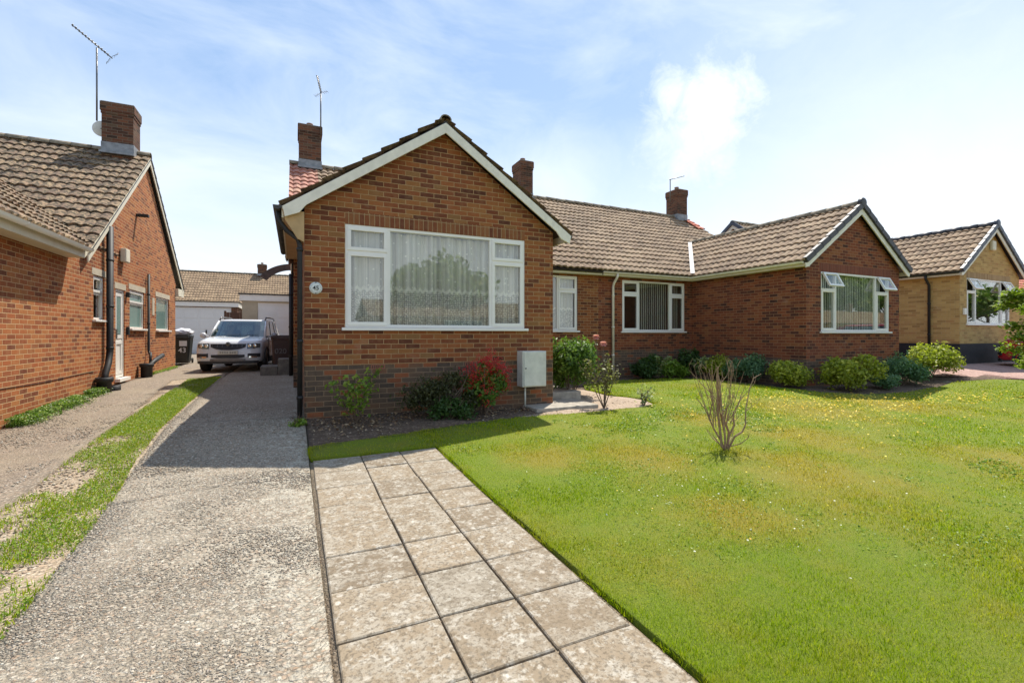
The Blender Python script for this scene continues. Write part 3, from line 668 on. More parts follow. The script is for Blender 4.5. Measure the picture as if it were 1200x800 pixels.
def ridge(parent, p0, p1, r=.11, matl=None, name='ridge_tiles'):
    mb = MB(); p0, p1 = Vector(p0), Vector(p1); L = (p1-p0).length; n = max(1, int(round(L/.42))); d = (p1-p0)/n; dn = d.normalized(); side = dn.cross(Vector((0, 0, 1))).normalized()
    for i in range(n):
        a = p0+d*i; b = p0+d*(i+1)-dn*.008; rr = r+random.uniform(-.004, .004); dz = random.uniform(-.006, .006)
        for k in range(8):
            t0, t1 = math.pi*(k/8)*1.16-.25, math.pi*((k+1)/8)*1.16-.25
            def q(c, t, R): return tuple(c+side*math.cos(t)*R+Vector((0, 0, math.sin(t)*R*.85+dz-.03)))
            mb.face([q(a, t0, rr), q(b, t0, rr*.97), q(b, t1, rr*.97), q(a, t1, rr)], smooth=True)
            mb.face([q(a, t0, rr), q(a, t1, rr), q(a, t1, rr-.02), q(a, t0, rr-.02)]); mb.face([q(b, t0, rr*.97), q(b, t0, rr-.025), q(b, t1, rr-.025), q(b, t1, rr*.97)])
    return mb.build(name, matl or RIDGE, parent)
def gutter(parent, p0, p1, matl, r=.055, out=(0, -1, 0), name='gutter'):
    """half-round gutter with thickness, brackets and stop ends"""
    mb = MB(); p0, p1 = Vector(p0), Vector(p1); out = Vector(out).normalized()
    N = 8
    def q(c, k, R): t = math.pi+math.pi*k/N; return tuple(c+out*math.cos(t)*R+Vector((0, 0, math.sin(t)*R)))
    for k in range(N):
        mb.face([q(p0, k, r), q(p1, k, r), q(p1, k+1, r), q(p0, k+1, r)], smooth=True)
        mb.face([q(p0, k+1, r-.006), q(p1, k+1, r-.006), q(p1, k, r-.006), q(p0, k, r-.006)], smooth=True)
    for s_ in (0, N): mb.face([q(p0, s_, r), q(p0, s_, r-.006), q(p1, s_, r-.006), q(p1, s_, r)])
    for c in (p0, p1): mb.face([q(c, k, r) for k in range(N+1)])
    L = (p1-p0).length; n = max(1, int(L/.9)); d = (p1-p0).normalized()
    for i in range(n):
        c = p0+d*(L*(i+.5)/n)
        for k in range(N): mb.face([q(c-d*.012, k, r+.006), q(c+d*.012, k, r+.006), q(c+d*.012, k+1, r+.006), q(c-d*.012, k+1, r+.006)])
    return mb.build(name, matl, parent)
def downpipe(parent, pts, matl, r=.034, clips=(), name='downpipe'):
    mb = MB(); mb.tube(pts, r, 10)
    for c in clips: mb.tube([(c[0], c[1], c[2]-.025), (c[0], c[1], c[2]+.025)], (max(r) if isinstance(r, list) else r)+.008, 10)
    return mb.build(name, matl, parent)
def chimney(parent, x0, x1, y0, y1, z0, z1, pots=1, matl=None, lead=.2, zl=None):
    m = MB(); c = z1-.30
    m.box((x0, y0, z0), (x1, y1, c)); m.box((x0-.015, y0-.015, c), (x1+.015, y1+.015, c+.075)); m.box((x0-.03, y0-.03, c+.075), (x1+.03, y1+.03, z1-.002))
    st = m.build('chimney', matl or CH, parent)
    f = MB(); f.box((x0-.02, y0-.02, z1), (x1+.02, y1+.02, z1+.025)); f.box((x0+.08, y0+.08, z1+.025), (x1-.08, y1-.08, z1+.06)); f.build('flaunching', MORT, st, bevel=.01)
    for i in range(pots):
        cx = x0+(x1-x0)*(i+1)/(pots+1); p = MB(); p.lathe((cx, (y0+y1)/2, z1+.05), [(.085, 0), (.085, .10), (.095, .11), (.095, .15), (.07, .15), (.07, .02)], 14); p.build('chimney_pot', plain('clay_pot', (.22, .12, .08), .85, .3, 12) if i == 0 else bpy.data.materials['clay_pot'], st)
    zl = zl if zl is not None else z0
    l = MB(); l.box((x0-.012, y0-.012, zl), (x1+.012, y1+.012, zl+lead)); l.box((x0-.03, y0-.10, zl-.03), (x1+.03, y0-.013, zl+.03)); l.build('lead_flashing', LEAD, st)
    return st

def barge(parent, Y, xl, xr, ze, za, matl=WOODW, h=.13, t=.028, knee=.13, name='bargeboard', xk=.30):
    """gable bargeboards as two boards with boxed feet, facing -Y at plane Y"""
    xm = (xl+xr)/2; sl = (za-ze)/(xm-xl)
    for s_ in (0, 1):
        e = xl if s_ == 0 else xr; d = 1 if s_ == 0 else -1
        poly = [(e, ze), (xm, za), (xm, za-h*1.25), (e+d*xk, ze+sl*xk-h*1.2), (e+d*(xk-.09), ze+sl*xk-h*1.2-knee*.9), (e+d*.03, ze-h*.75-knee*.35)]
        if d < 0: poly = poly[::-1]
        mb = MB(); mb.prism(poly, 1, Y-t, Y)
        mb.build(name, matl, parent, bevel=.004)
def gable_roof_x(parent, tilem, x0, x1, yc, half, ze, za, gauge=.34, seed=0, rear=True):
    """ridge along X; half = horizontal run from ridge to eave"""
    s = math.hypot(half, za-ze)
    tile_slope('roof_slope', parent, tilem, (x0, yc-half, ze), (1, 0, 0), (0, half, za-ze), x1-x0, s, gauge, seed=seed)
    if rear: tile_slope('roof_slope', parent, tilem, (x0, yc+half, ze), (1, 0, 0), (0, -half, za-ze), x1-x0, s, gauge, seed=seed+1)
def gable_roof_y(parent, tilem, y0, y1, xc, half, ze, za, gauge=.33, seed=0, left=True, clip=None):
    s = math.hypot(half, za-ze)
    tile_slope('roof_slope', parent, tilem, (xc+half, y0, ze), (0, 1, 0), (-half, 0, za-ze), y1-y0, s, gauge, clip, seed=seed, start=0.0 if clip is None else 1)
    if left: tile_slope('roof_slope', parent, tilem, (xc-half, y0, ze), (0, 1, 0), (half, 0, za-ze), y1-y0, s, gauge, seed=seed+1)
def text_mesh(name, body, size, matl, parent, loc, rot, depth=.002, align='CENTER'):
    c = bpy.data.curves.new(name, 'FONT'); c.body = body; c.size = size; c.align_x = align; c.align_y = 'CENTER'; c.extrude = depth; c.offset = size*.012
    t = bpy.data.objects.new(name, c); scene.collection.objects.link(t)
    bpy.context.view_layer.update(); dg = bpy.context.evaluated_depsgraph_get()
    me = bpy.data.meshes.new_from_object(t.evaluated_get(dg)); bpy.data.objects.remove(t)
    me.name = name; me.materials.clear(); me.materials.append(matl)
    o = bpy.data.objects.new(name, me); scene.collection.objects.link(o); o.parent = parent; o.location = loc; o.rotation_euler = rot
    return o

EAVE, YF, YB = 1.82, 7.28, 10.9          # eave height, plane of the front gables, plane of the set-back front walls
YR, ZR = 15.45, 5.10                      # main ridge
WA = 3.38                                 # wing ridge height

# ------------------------------------------------------------------ bungalow in the centre of the photograph
h1 = empty('bungalow', (0, 0, 0), 'brown brick bungalow with a big net-curtained front window, cream bargeboards and mossy tile edge', 'house', 'bungalows along the street')
FF = frontF(YF)
mb = wall(FF, .13, 4.22, -1.5, EAVE, [(.68, 3.65, .10, 1.635)], apex=(2.175, 3.25), plinth=-.46, bands=[(.68, 3.65, 1.635, 1.85-.03, 2)])
mb = wall(leftF(.13), YF, YB+.3, -1.5, EAVE, plinth=-.46, mb=mb)
mb = wall(rightF(4.22), YF, YB, -1.5, EAVE, plinth=-.46, mb=mb)
mb = wall(frontF(YB), 4.22, 7.80, -1.5, EAVE, [(4.9, 7.11, .10, 1.60)], plinth=-.46, mb=mb)
mb = wall(leftF(-.02), YB+.3, 20.0, -1.5, EAVE, plinth=-.46, mb=mb)
mb = wall(frontF(YB+.3), -.02, .13, -1.5, EAVE, plinth=-.46, mb=mb)
mb.face([(-.02, 20, EAVE), (-.02, YB, EAVE), (-.02, YR, ZR-.12)]); mb.face([(7.8, 20, -1.5), (-.02, 20, -1.5), (-.02, 20, EAVE), (7.8, 20, EAVE)])
w1 = mb.build('wall', [B1, PL, B1v], h1)
TERR = plain('terracotta_air_brick', (.30, .11, .06), .8)
for x in (1.05, 2.55):
    ab = MB(); FF.box(ab, x, x+.21, -.525, -.462, -.02, .004)
    for k in range(6): FF.box(ab, x+.018+k*.031, x+.03+k*.031, -.515, -.472, .004, .006, 1)
    ab.build('air_brick', [TERR, BLK], h1)
win = window(h1, FF, .68, 3.65, .10, 1.635, std_lights(.68, 3.65, .10, 1.635, .63, .63, .40), 'net', setback=.01, sill=.06)
window(h1, frontF(YB), 4.9, 7.11, .10, 1.60, std_lights(4.9, 7.11, .10, 1.60, .6, .62, .40), 'net', setback=.03)
# wing roof (ridge toward the street) and main roof
wh = 2.33
gable_roof_y(h1, TA, YF-.16, 12.9, 2.175, wh, EAVE-.04, WA+.02, .335, 11)
ridge(h1, (2.175, YF-.17, WA+.05), (2.175, 13.0, WA+.05), r=.095)
half = YR-10.62
gable_roof_x(h1, TA, .62, 7.80, YR, half, EAVE-.03, ZR, .335, 21)
gable_roof_x(h1, TR, -.13, .618, YR, half, EAVE-.03, ZR, .335, 23)
ridge(h1, (-.14, YR, ZR+.05), (7.8, YR, ZR+.05))
barge(h1, YF-.145, 2.175-wh+.005, 2.175+wh-.005, EAVE-.06, WA-.035)
s_ = MB()   # undercloak and soffit behind the bargeboards
sl = (WA-EAVE+.06)/wh
for d in (-1, 1):
    xe = 2.175+d*wh
    a = [(xe, EAVE-.085), (2.175, WA-.05), (2.175, WA-.065), (xe, EAVE-.10)]
    s_.prism(a if d < 0 else a[::-1], 1, YF-.144, YF-.002)
s_.build('soffit', WOODW, h1)
s2 = MB(); s2.prism([(-.15, EAVE-.10), (.125, EAVE-.10), (.125, EAVE-.52), (.04, EAVE-.48), (-.12, EAVE-.22)], 1, YF-.11, YF+.02)
s2.box((-.14, YF+.02, EAVE-.20), (.125, 11.1, EAVE-.17)); s2.build('soffit', SOFF, h1)
f_ = MB(); f_.box((-.16, YF-.1, EAVE-.20), (-.135, 11.1, EAVE-.04)); f_.build('fascia', CREAM, h1)
gutter(h1, (-.215, YF-.16, EAVE-.05), (-.215, 11.2, EAVE-.05), BRNG, out=(-1, 0, 0))
downpipe(h1, [(-.20, YF+.0, EAVE-.10), (-.20, YF+.0, EAVE-.22), (-.10, YF-.01, EAVE-.36), (.045, YF-.02, EAVE-.47), (.07, YF-.02, EAVE-.56), (.07, YF-.02, -1.24)], BLK, .036, [(.07, YF-.02, z) for z in (1.2, -.1, -.9)])
downpipe(h1, [(-.09, 14.3, EAVE-.15), (-.09, 14.3, -1.15)], BLK, .05, [(-.09, 14.3, z) for z in (1.1, .2, -.6)], 'soil_pipe')
f_ = MB(); f_.box((4.5, YB-.22, EAVE-.17), (7.78, YB-.195, EAVE-.045)); f_.box((4.24, YB-.19, EAVE-.17), (7.78, YB-.005, EAVE-.15)); f_.build('fascia', CREAM, h1)
gutter(h1, (4.5, YB-.255, EAVE-.07), (7.75, YB-.255, EAVE-.07), BRNG)
f_ = MB(); f_.box((4.40, YF-.1, EAVE-.17), (4.425, YB-.2, EAVE-.045)); f_.build('fascia', CREAM, h1)
gutter(h1, (4.49, YF-.14, EAVE-.06), (4.49, YB-.3, EAVE-.06), BRNG, out=(1, 0, 0))
chimney(h1, .12, .74, YR-.25, YR+.5, 4.7, 6.25, 1, CH, .24, 4.98)
# rear gable verge board (left side of the house)
v_ = MB()
for s_ in (-1, 1):
    ye = YR+s_*half
    poly = [(ye, EAVE-.06), (YR, ZR-.03), (YR, ZR-.20), (ye, EAVE-.2)]
    v_.prism(poly if s_ < 0 else poly[::-1], 0, -.128, -.10)
v_.build('bargeboard', WOODW, h1)

# ------------------------------------------------------------------ mirrored bungalow, the other half of the pair
h2 = empty('bungalow', (7.8, 0, 0), 'red-brown brick bungalow with dark verge caps and two fanlights propped open over a blind', 'house', 'bungalows along the street')
def P(o, *a): return o
def reparent(o): pass
inv = Matrix.Translation((-7.8, 0, 0))
def under(root):
    """children built in world coordinates keep their place under a moved root"""
    for o in list(root.children):
        o.matrix_parent_inverse = root.matrix_basis.inverted()
mb = wall(FF, 11.38, 15.5, -1.5, EAVE, [(11.96, 15.0, .07, 1.575)], apex=(13.44, 3.25), plinth=-.62, bands=[(11.9, 15.06, 1.575, EAVE-.03, 2)])
mb = wall(leftF(11.38), YF, YB, -1.5, EAVE, plinth=-.62, mb=mb)
mb = wall(rightF(15.5), YF, YB+.3, -1.5, EAVE, plinth=-.62, mb=mb)
mb = wall(frontF(YB), 7.80, 11.38, -1.5, EAVE, [(8.64, 11.07, .09, 1.58)], plinth=-.46, mb=mb)
mb = wall(rightF(15.6), YB, 20.0, -1.5, EAVE, mb=mb)
mb.face([(15.6, YB, EAVE), (15.6, 20, EAVE), (15.6, YR, ZR-.12)]); mb.face([(15.6, 20, -1.5), (7.8, 20, -1.5), (7.8, 20, EAVE), (15.6, 20, EAVE)])
mb.build('wall', [B2, PL, B2v], h2)
window(h2, FF, 11.96, 15.0, .07, 1.575, std_lights(11.96, 15.0, .07, 1.575, .62, .62, .44), 'blind', setback=.01, sill=.06, openlights=(0, 3))
window(h2, frontF(YB), 8.64, 11.07, .09, 1.58, std_lights(8.64, 11.07, .09, 1.58, .62, .58, .40), 'blind_half', setback=.02)
gable_roof_y(h2, T2, YF-.16, 12.9, 13.44, wh, EAVE-.04, WA+.02, .335, 31)
ridge(h2, (13.44, YF-.1, WA+.06), (13.44, 13.0, WA+.06))
gable_roof_x(h2, T2, 7.80, 15.75, YR, half, EAVE-.03, ZR, .335, 41)
ridge(h2, (7.8, YR, ZR+.05), (15.76, YR, ZR+.05))
barge(h2, YF-.12, 13.44-wh+.02, 13.44+wh-.02, EAVE-.11, WA-.085, h=.13, knee=.02, xk=.12)
def dry_verge(parent, Yv, xc, wh_, ze, za, matl, n=None):
    mb = MB(); Ls = math.hypot(wh_, za-ze); n = n or int(Ls/.33)
    for d in (-1, 1):
        e = Vector((xc+d*wh_, 0, ze)); u = Vector((-d*wh_, 0, za-ze)).normalized(); nn = Vector((u.z*d, 0, abs(u.x)))
        for i in range(n):
            a = e+u*(Ls*i/n); b = e+u*(Ls*(i+1)/n+.03); 
            p = [a-nn*.07, b-nn*.085, b+nn*.052, a+nn*.072]
            poly = [(q.x, q.z) for q in p]
            if d > 0: poly = poly[::-1]
            mb.prism(poly, 1, Yv-.03, Yv+.06)
    mb.lathe((xc, Yv-.035, za+.03), [(0, -.0), (.11, .0), (.13, .02), (.13, .1), (.0, .1)], 16, axis='Y')
    return mb.build('verge_caps', matl, parent, bevel=.006)
dry_verge(h2, YF-.17, 13.44, wh, EAVE-.04, WA+.02, DARKV)
f_ = MB(); f_.box((7.82, YB-.22, EAVE-.17), (11.2, YB-.195, EAVE-.045)); f_.box((7.82, YB-.19, EAVE-.17), (11.37, YB-.005, EAVE-.15))
f_.box((11.17, YF-.1, EAVE-.17), (11.20, YB-.2, EAVE-.045)); f_.box((11.2, YF-.1, EAVE-.17), (11.37, YB-.22, EAVE-.15)); f_.build('fascia', CREAM, h2)
gutter(h2, (7.77, YB-.26, EAVE-.07), (11.15, YB-.26, EAVE-.07), WOODW)
gutter(h2, (11.11, YF-.1, EAVE-.06), (11.11, YB-.25, EAVE-.06), WOODW, out=(-1, 0, 0))
f_ = MB(); f_.box((15.70, YF-.1, EAVE-.17), (15.725, YB, EAVE-.045)); f_.build('fascia', CREAM, h2)
downpipe(h2, [(8.27, YB-.26, EAVE-.12), (8.27, YB-.26, EAVE-.20), (8.27, YB-.10, EAVE-.36), (8.27, YB-.06, EAVE-.45), (8.27, YB-.06, -1.2)], WOODW, .036, [(8.27, YB-.06, z) for z in (1.1, .2, -.6)])
# lead valley
v_ = MB(); ms = (ZR-EAVE+.03)/half; wsl = (WA+.02-EAVE+.04)/wh
def valley(mb_, xc, d):
    # line where the wing slope meets the main slope
    p0 = Vector((xc+d*wh, 10.62, EAVE)); ztop = WA-.02; p1 = Vector((xc+d*(wh-(ztop-EAVE)/wsl), 10.62+(ztop-EAVE)/ms, ztop))
    return p0, p1
p0, p1 = valley(v_, 13.44, -1); u = (p1-p0).normalized()
a = Vector((-1, 0, 0)); b = Vector((0, -1, 0))
for sd_, dz in ((Vector((-.09, 0, 0)), 0), (Vector((0, -.09, 0)), 0)):
    q = [p0+Vector((0, 0, .055)), p1+Vector((0, 0, .055)), p1+sd_+Vector((0, 0, .052)), p0+sd_+Vector((0, 0, .052))]
    v_.face([tuple(x) for x in q]); v_.face([tuple(x-Vector((0, 0, .01))) for x in q[::-1]])
v_.build('valley_lining', plain('pale_valley_lining', (.62, .58, .53), .5, .1, 6), h2)
chimney(h2, 15.02, 15.58, YR-.25, YR+.42, 4.7, 6.28, 1, CH, .26, 4.95)
chimney(h2, 7.46, 7.96, YR-.25, YR+.42, 4.7, 6.33, 1, CH, .2, 4.98)
rt = tile_slope('roof_patch', h2, TRR, (15.30, YR-1.05, ZR-.70), (1, 0, 0), (0, half, ZR-EAVE), .46, 1.1, .335, seed=4, start=1)
rt.location.z = .035
under(h2)

# ------------------------------------------------------------------ buff brick bungalow on the right
h3 = empty('bungalow', (19, 0, 0), 'yellow buff brick bungalow with a black painted base, slate-blue verge caps and open top windows', 'house', 'bungalows along the street')
Y3 = 7.28; E3 = 2.0; A3 = 3.63
F3 = frontF(Y3)
mb = wall(F3, 18.95, 23.15, -1.3, E3, [(19.40, 22.42, .33, 1.80)], apex=(21.05, A3-.14), plinth=-.30, bands=[(19.35, 22.48, 1.80, E3-.01, 2)])
mb = wall(leftF(18.95), Y3, 11.6, -1.3, E3, plinth=-.30, mb=mb)
mb = wall(rightF(23.15), Y3, 11.6, -1.3, E3, plinth=-.30, mb=mb)
mb = wall(leftF(18.2), 11.0, 19, -1.3, E3, plinth=-.30, mb=mb); mb = wall(frontF(11.0), 18.2, 18.95, -1.3, E3, mb=mb); mb = wall(frontF(11.0), 23.15, 31, -1.3, E3, mb=mb)
mb.face([(18.2, 19.2, E3), (18.2, 10.8, E3), (18.2, 14.9, 4.9)])
mb.build('wall', [B3, PITCH, B3v], h3)
window(h3, F3, 19.40, 22.42, .33, 1.80, std_lights(19.40, 22.42, .33, 1.80, .62, .62, .42), None, setback=.01, openlights=(0, 3))
gable_roof_y(h3, T2, Y3-.16, 13.2, 21.05, 2.36, E3-.02, A3, .335, 51)
ridge(h3, (21.05, Y3-.1, A3+.04), (21.05, 13, A3+.04), matl=DARKV)
gable_roof_x(h3, T2, 18.05, 31, 14.9, 4.2, E3-.02, 5.05, .335, 61)
ridge(h3, (18.0, 14.9, 5.1), (31, 14.9, 5.1))
barge(h3, Y3-.12, 21.05-2.34, 21.05+2.34, E3-.09, A3-.105, h=.12, knee=.02, xk=.12)
dry_verge(h3, Y3-.17, 21.05, 2.36, E3-.02, A3, NAVYV)
v_ = MB()
for s_ in (-1, 1):
    ye = 14.9+s_*4.2; poly = [(ye, E3-.10), (14.9, 4.97), (14.9, 4.80), (ye, E3-.25)]
    v_.prism(poly if s_ < 0 else poly[::-1], 0, 18.05, 18.08)
v_.build('bargeboard', WOODW, h3)
v_ = MB()
for s_ in (-1, 1):
    ye = 14.9+s_*4.24; poly = [(ye, E3+.02), (14.9, 5.15), (14.9, 4.97), (ye, E3-.12)]
    v_.prism(poly if s_ < 0 else poly[::-1], 0, 17.99, 18.06)
v_.build('verge_caps', NAVYV, h3)
gutter(h3, (18.66, Y3-.1, E3-.05), (18.66, 11.2, E3-.05), BLK, out=(-1, 0, 0))
f_ = MB(); f_.box((18.72, Y3-.1, E3-.15), (18.745, 11, E3-.03)); f_.box((18.745, Y3-.1, E3-.15), (18.94, 11, E3-.13)); f_.build('fascia', UPVC, h3)
downpipe(h3, [(18.66, Y3+.75, E3-.1), (18.67, Y3+.75, E3-.2), (18.88, Y3+.75, E3-.4), (18.88, Y3+.75, -.98)], BLK, .04, [(18.88, Y3+.75, 1.0), (18.88, Y3+.75, 0.0)])
al = MB(); al.box((20.93, Y3-.10, 2.78), (21.17, Y3, 3.10)); al.build('alarm_box', CREAM, h3, bevel=.03)
al = MB(); al.box((19.13, Y3-.06, .62), (19.25, Y3, .82)); al.build('meter_cover', UPVC, h3, bevel=.01)
under(h3)

# ------------------------------------------------------------------ red-roofed bungalow at the right edge
h4 = empty('bungalow', (28, 10, -1), 'bungalow with a bright red tiled roof just peeping in at the right edge', 'house', 'bungalows along the street')
mb = wall(leftF(27.6), 10.2, 18, -1.3, 1.9); mb = wall(frontF(10.2), 27.6, 44, -1.3, 1.9, mb=mb)
mb.face([(27.6, 18.3, 1.9), (27.6, 10, 1.9), (27.6, 14.1, 4.8)])
mb.build('wall', [B3], h4)
gable_roof_x(h4, TRR, 27.3, 44, 14.1, 4.4, 1.85, 4.95, .335, 71); ridge(h4, (27.3, 14.1, 5.0), (44, 14.1, 5.0), matl=TRR)
under(h4)

# ------------------------------------------------------------------ neighbour on the left
XN = -3.71
h5 = empty('bungalow', (-3.71, 12, 0), 'orange brick bungalow at the left edge with mossy roof, white side door and black pipes', 'house', 'bungalows along the street')
FN = rightF(XN)
holes = [(12.2, 12.80, .30, 1.22), (13.50, 14.12, -1.02, 1.05), (14.50, 15.75, .14, 1.12), (16.95, 18.5, .12, 1.12)]
mb = wall(FN, 5.5, 11.9, -1.7, 1.66)
mb = wall(FN, 11.9, 19.4, -1.6, 1.66, [h for h in holes], mb=mb)
mb.face([(XN, 11.75, 1.66), (XN, 19.55, 1.66), (XN, 15.85, 4.80)], 0, [(11.75, 1.66), (19.55, 1.66), (15.85, 4.80)])
mb = wall(frontF(5.5), -8.0, XN, -1.7, 1.66, mb=mb)
mb.face([(-8, 5.5, 1.66), (XN, 5.5, 1.66), (-5.85, 5.5, 3.3)])
mb.face([(XN, 19.4, -1.6), (-16, 19.4, -1.6), (-16, 19.4, 1.66), (XN, 19.4, 1.66)])
mb.build('wall', [BN, PL], h5)
for a0, a1, z in ((12.12, 12.88, 1.22), (13.42, 14.2, 1.05), (14.42, 15.83, 1.12), (16.87, 18.58, 1.12)):
    lt = MB(); FN.box(lt, a0, a1, z+.002, z+.14, -.05, .006); lt.build('lintel', LINT, h5)
window(h5, FN, 12.2, 12.80, .30, 1.22, [(12.2, 12.80, .85, 1.22, True), (12.2, 12.8, .30, .85, False)], None, setback=.03, openlights=(), sill=.06, gl=None)
window(h5, FN, 14.50, 15.75, .14, 1.12, [(14.5, 15.75, .78, 1.12, True), (14.5, 15.75, .14, .78, False)], None, setback=.03, frost=True, sill=.07)
window(h5, FN, 16.95, 18.5, .12, 1.12, [(16.95, 18.5, .12, 1.12, False)], None, setback=.03, frost=True, sill=.07)
dr = MB(); ring(FN, dr, 13.50, 14.12, -1.02, 1.05, .06, -.10, -.02); FN.box(dr, 13.44, 14.2, -1.10, -1.02, -.1, .10)
dfr = dr.build('door_frame', UPVC, h5, bevel=.005)
dr = MB(); FN.box(dr, 13.56, 14.06, -.96, .99, -.085, -.045); ring(FN, dr, 13.575, 14.045, -.94, -.15, .085, -.045, -.028); ring(FN, dr, 13.575, 14.045, -.10, .97, .085, -.045, -.028)
dd = dr.build('door', UPVC, h5, bevel=.004)
dr = MB(); FN.box(dr, 13.66, 13.96, -.015, .885, -.044, -.036); dr.build('pane', FROST, dd)
dr = MB(); FN.box(dr, 13.60, 13.625, -.10, .12, -.028, .0); FN.box(dr, 13.605, 13.72, -.01, .012, .0, .015); dr.build('handle', STEEL, dd)
gable_roof_x(h5, TN, -17, -3.60, 15.95, 4.30, 1.62, 4.92, .335, 81)
ridge(h5, (-17, 15.95, 4.97), (-3.6, 15.95, 4.97))
gable_roof_y(h5, TN, 5.4, 13.6, -5.85, 2.40, 1.60, 3.38, .335, 91, clip=lambda v: v.y > 11.02 and v.x > -3.60)
ridge(h5, (-5.85, 5.4, 3.43), (-5.85, 13.7, 3.43))
v_ = MB()
for s_ in (-1, 1):
    ye = 15.95+s_*4.30; poly = [(ye, 1.57), (15.95, 4.88), (15.95, 4.70), (ye, 1.40)]
    v_.prism(poly if s_ < 0 else poly[::-1], 0, -3.64, -3.615)
    poly = [(ye, 1.585), (15.95, 4.895), (15.95, 4.88), (ye, 1.57)]
    v_.prism(poly if s_ < 0 else poly[::-1], 0, XN, -3.605)
v_.build('bargeboard', CREAM, h5)
v_ = MB(); v_.prism([(20.25, 1.57), (20.25, 1.32), (19.4, 1.32), (19.4, 1.57)], 0, -3.75, -3.62); v_.build('soffit', CREAM, h5)
f_ = MB(); f_.box((-3.47, 5.4, 1.38), (-3.445, 10.92, 1.57)); f_.box((-3.70, 5.4, 1.375), (-3.47, 10.92, 1.395)); f_.prism([(10.92, 1.60), (10.92, 1.375), (11.05, 1.45), (11.12, 1.60)], 0, -3.70, -3.45); f_.build('fascia', CREAM, h5)
gutter(h5, (-3.385, 5.4, 1.555), (-3.385, 10.98, 1.555), UPVC, .06, out=(1, 0, 0))
chimney(h5, -4.58, -3.91, 15.6, 16.2, 4.5, 6.10, 0, CH, .28, 4.78)
downpipe(h5, [(-3.62, 12.82, 2.33), (-3.62, 12.82, -.36), (-3.60, 12.66, -.62), (-3.58, 12.40, -.84), (-3.58, 12.35, -1.22)], BLK, [.062]*5, [(-3.62, 12.82, z) for z in (1.6, .6, -.3)], 'soil_pipe')
gp = MB(); gp.lathe((-3.55, 12.25, -1.25), [(.10, 0), (.12, .05), (.12, .25), (.15, .27), (.15, .36), (.10, .36)], 14); gp.lathe((-3.48, 12.52, -1.2), [(.13, 0), (.13, .12), (.10, .12)], 14); gp.build('gully', BLK, h5)
downpipe(h5, [(-3.66, 15.95, 1.66), (-3.66, 15.95, -.45), (-3.62, 15.9, -.55), (-3.58, 15.80, -.52), (-3.56, 15.7, -.62), (-3.56, 15.65, -.85)], BLK, .032, [(-3.66, 15.95, z) for z in (1.1, .3)], 'waste_pipe')
gp = MB(); gp.lathe((-3.53, 15.2, -1.17), [(.11, 0), (.13, .05), (.13, .30), (.16, .32), (.16, .40), (.08, .40)], 14); gp.tube([(-3.50, 15.2, -.86), (-3.46, 15.7, -.72), (-3.42, 16.3, -.60)], .06, 10); gp.build('gully', BLK, h5)
al = MB(); al.box((-3.70, 13.75, 1.70), (-3.58, 14.05, 2.02)); al.build('alarm_box', CREAM, h5, bevel=.02)
al = MB(); al.box((-3.71, 14.23, -.02), (-3.66, 14.33, .18)); al.box((-3.71, 15.0, 3.05), (-3.45, 15.12, 3.12)); al.box((-3.71, 14.2, .9), (-3.64, 14.3, 1.02)); al.build('wall_fitting', BLK, h5, bevel=.008)
cbl = MB(); cbl.tube([(XN+.006, y, -.77+.012*math.sin(y*1.7)) for y in np.linspace(5.6, 12.2, 24)], .004, 6); cbl.build('cable', BLK, h5)
al = MB(); FN.box(al, 16.5, 16.72, .55, 1.05, 0, .012); al.build('vent_cover', LINT, h5)
under(h5)

# ------------------------------------------------------------------ garages, fence and the house behind them
def garage(name, x0, x1, y0, depth, z0, z1, door, doorm, label, wallm, grp, proud=True):
    r = empty(name, ((x0+x1)/2, y0, z0), label, 'garage', grp)
    m = MB(); F = frontF(y0)
    m = wall(F, x0, x1, z0-.2, z1-.22, [(door[0], door[1], z0-.2, door[2])], mb=m); m = wall(leftF(x0), y0, y0+depth, z0-.2, z1-.22, mb=m); m = wall(rightF(x1), y0, y0+depth, z0-.2, z1-.22, mb=m)
    m.build('wall', [wallm], r)
    f = MB(); f.box((x0-.08, y0-.06, z1-.24), (x1+.08, y0-.03, z1)); f.box((x1+.05, y0-.03, z1-.24), (x1+.08, y0+depth, z1)); f.box((x0-.08, y0-.03, z1-.24), (x0-.05, y0+depth, z1)); f.build('fascia', UPVC, r)
    f = MB(); f.box((x0-.12, y0-.09, z1+.002), (x1+.12, y0+depth, z1+.06)); f.build('roof', BRNG, r)
    d = MB(); a0, a1, zt = door; zb = g((a0+a1)/2, y0)-.02
    F.box(d, a0+.01, a1-.01, zb, zt-.01, -.09, -.05)
    nr, nc = 4, 4
    for i in range(nr):
        for j in range(nc):
            cw, ch = (a1-a0-.2)/nc, (zt-zb-.15)/nr
            F.box(d, a0+.1+j*cw+.05, a0+.1+(j+1)*cw-.05, zb+.08+i*ch+.05, zb+.08+(i+1)*ch-.05, -.05, -.038)
    dd = d.build('garage_door', doorm, r, bevel=.01)
    hd = MB(); F.box(hd, (a0+a1)/2+.3, (a0+a1)/2+.36, zb+1.05, zb+1.25, -.05, -.01); hd.build('handle', BLK, dd)
    under(r); return r
garage('garage', -6.3, -2.85, 29.5, 5, -1.0, 1.72, (-6.1, -3.12, 1.45), GDOOR, 'white-fronted flat garage with a grey panelled door behind the black bin', CH, 'flat-roofed garages', )
garage('garage', -1.85, 1.55, 20.9, 5, -1.13, 1.55, (-1.32, 1.1, 1.25), GDOOR2, 'flat garage with a bright white door and beige pillar behind the car', RENDER, 'flat-roofed garages')
fe = empty('wooden_gate', (-2.4, 26, -1), 'dark brown wooden gate and panel between the two garages', 'gate')
f = MB()
for k in range(9): f.box((-2.95+k*.14, 26.0, -1.0), (-2.95+k*.14+.13, 26.03, 1.05))
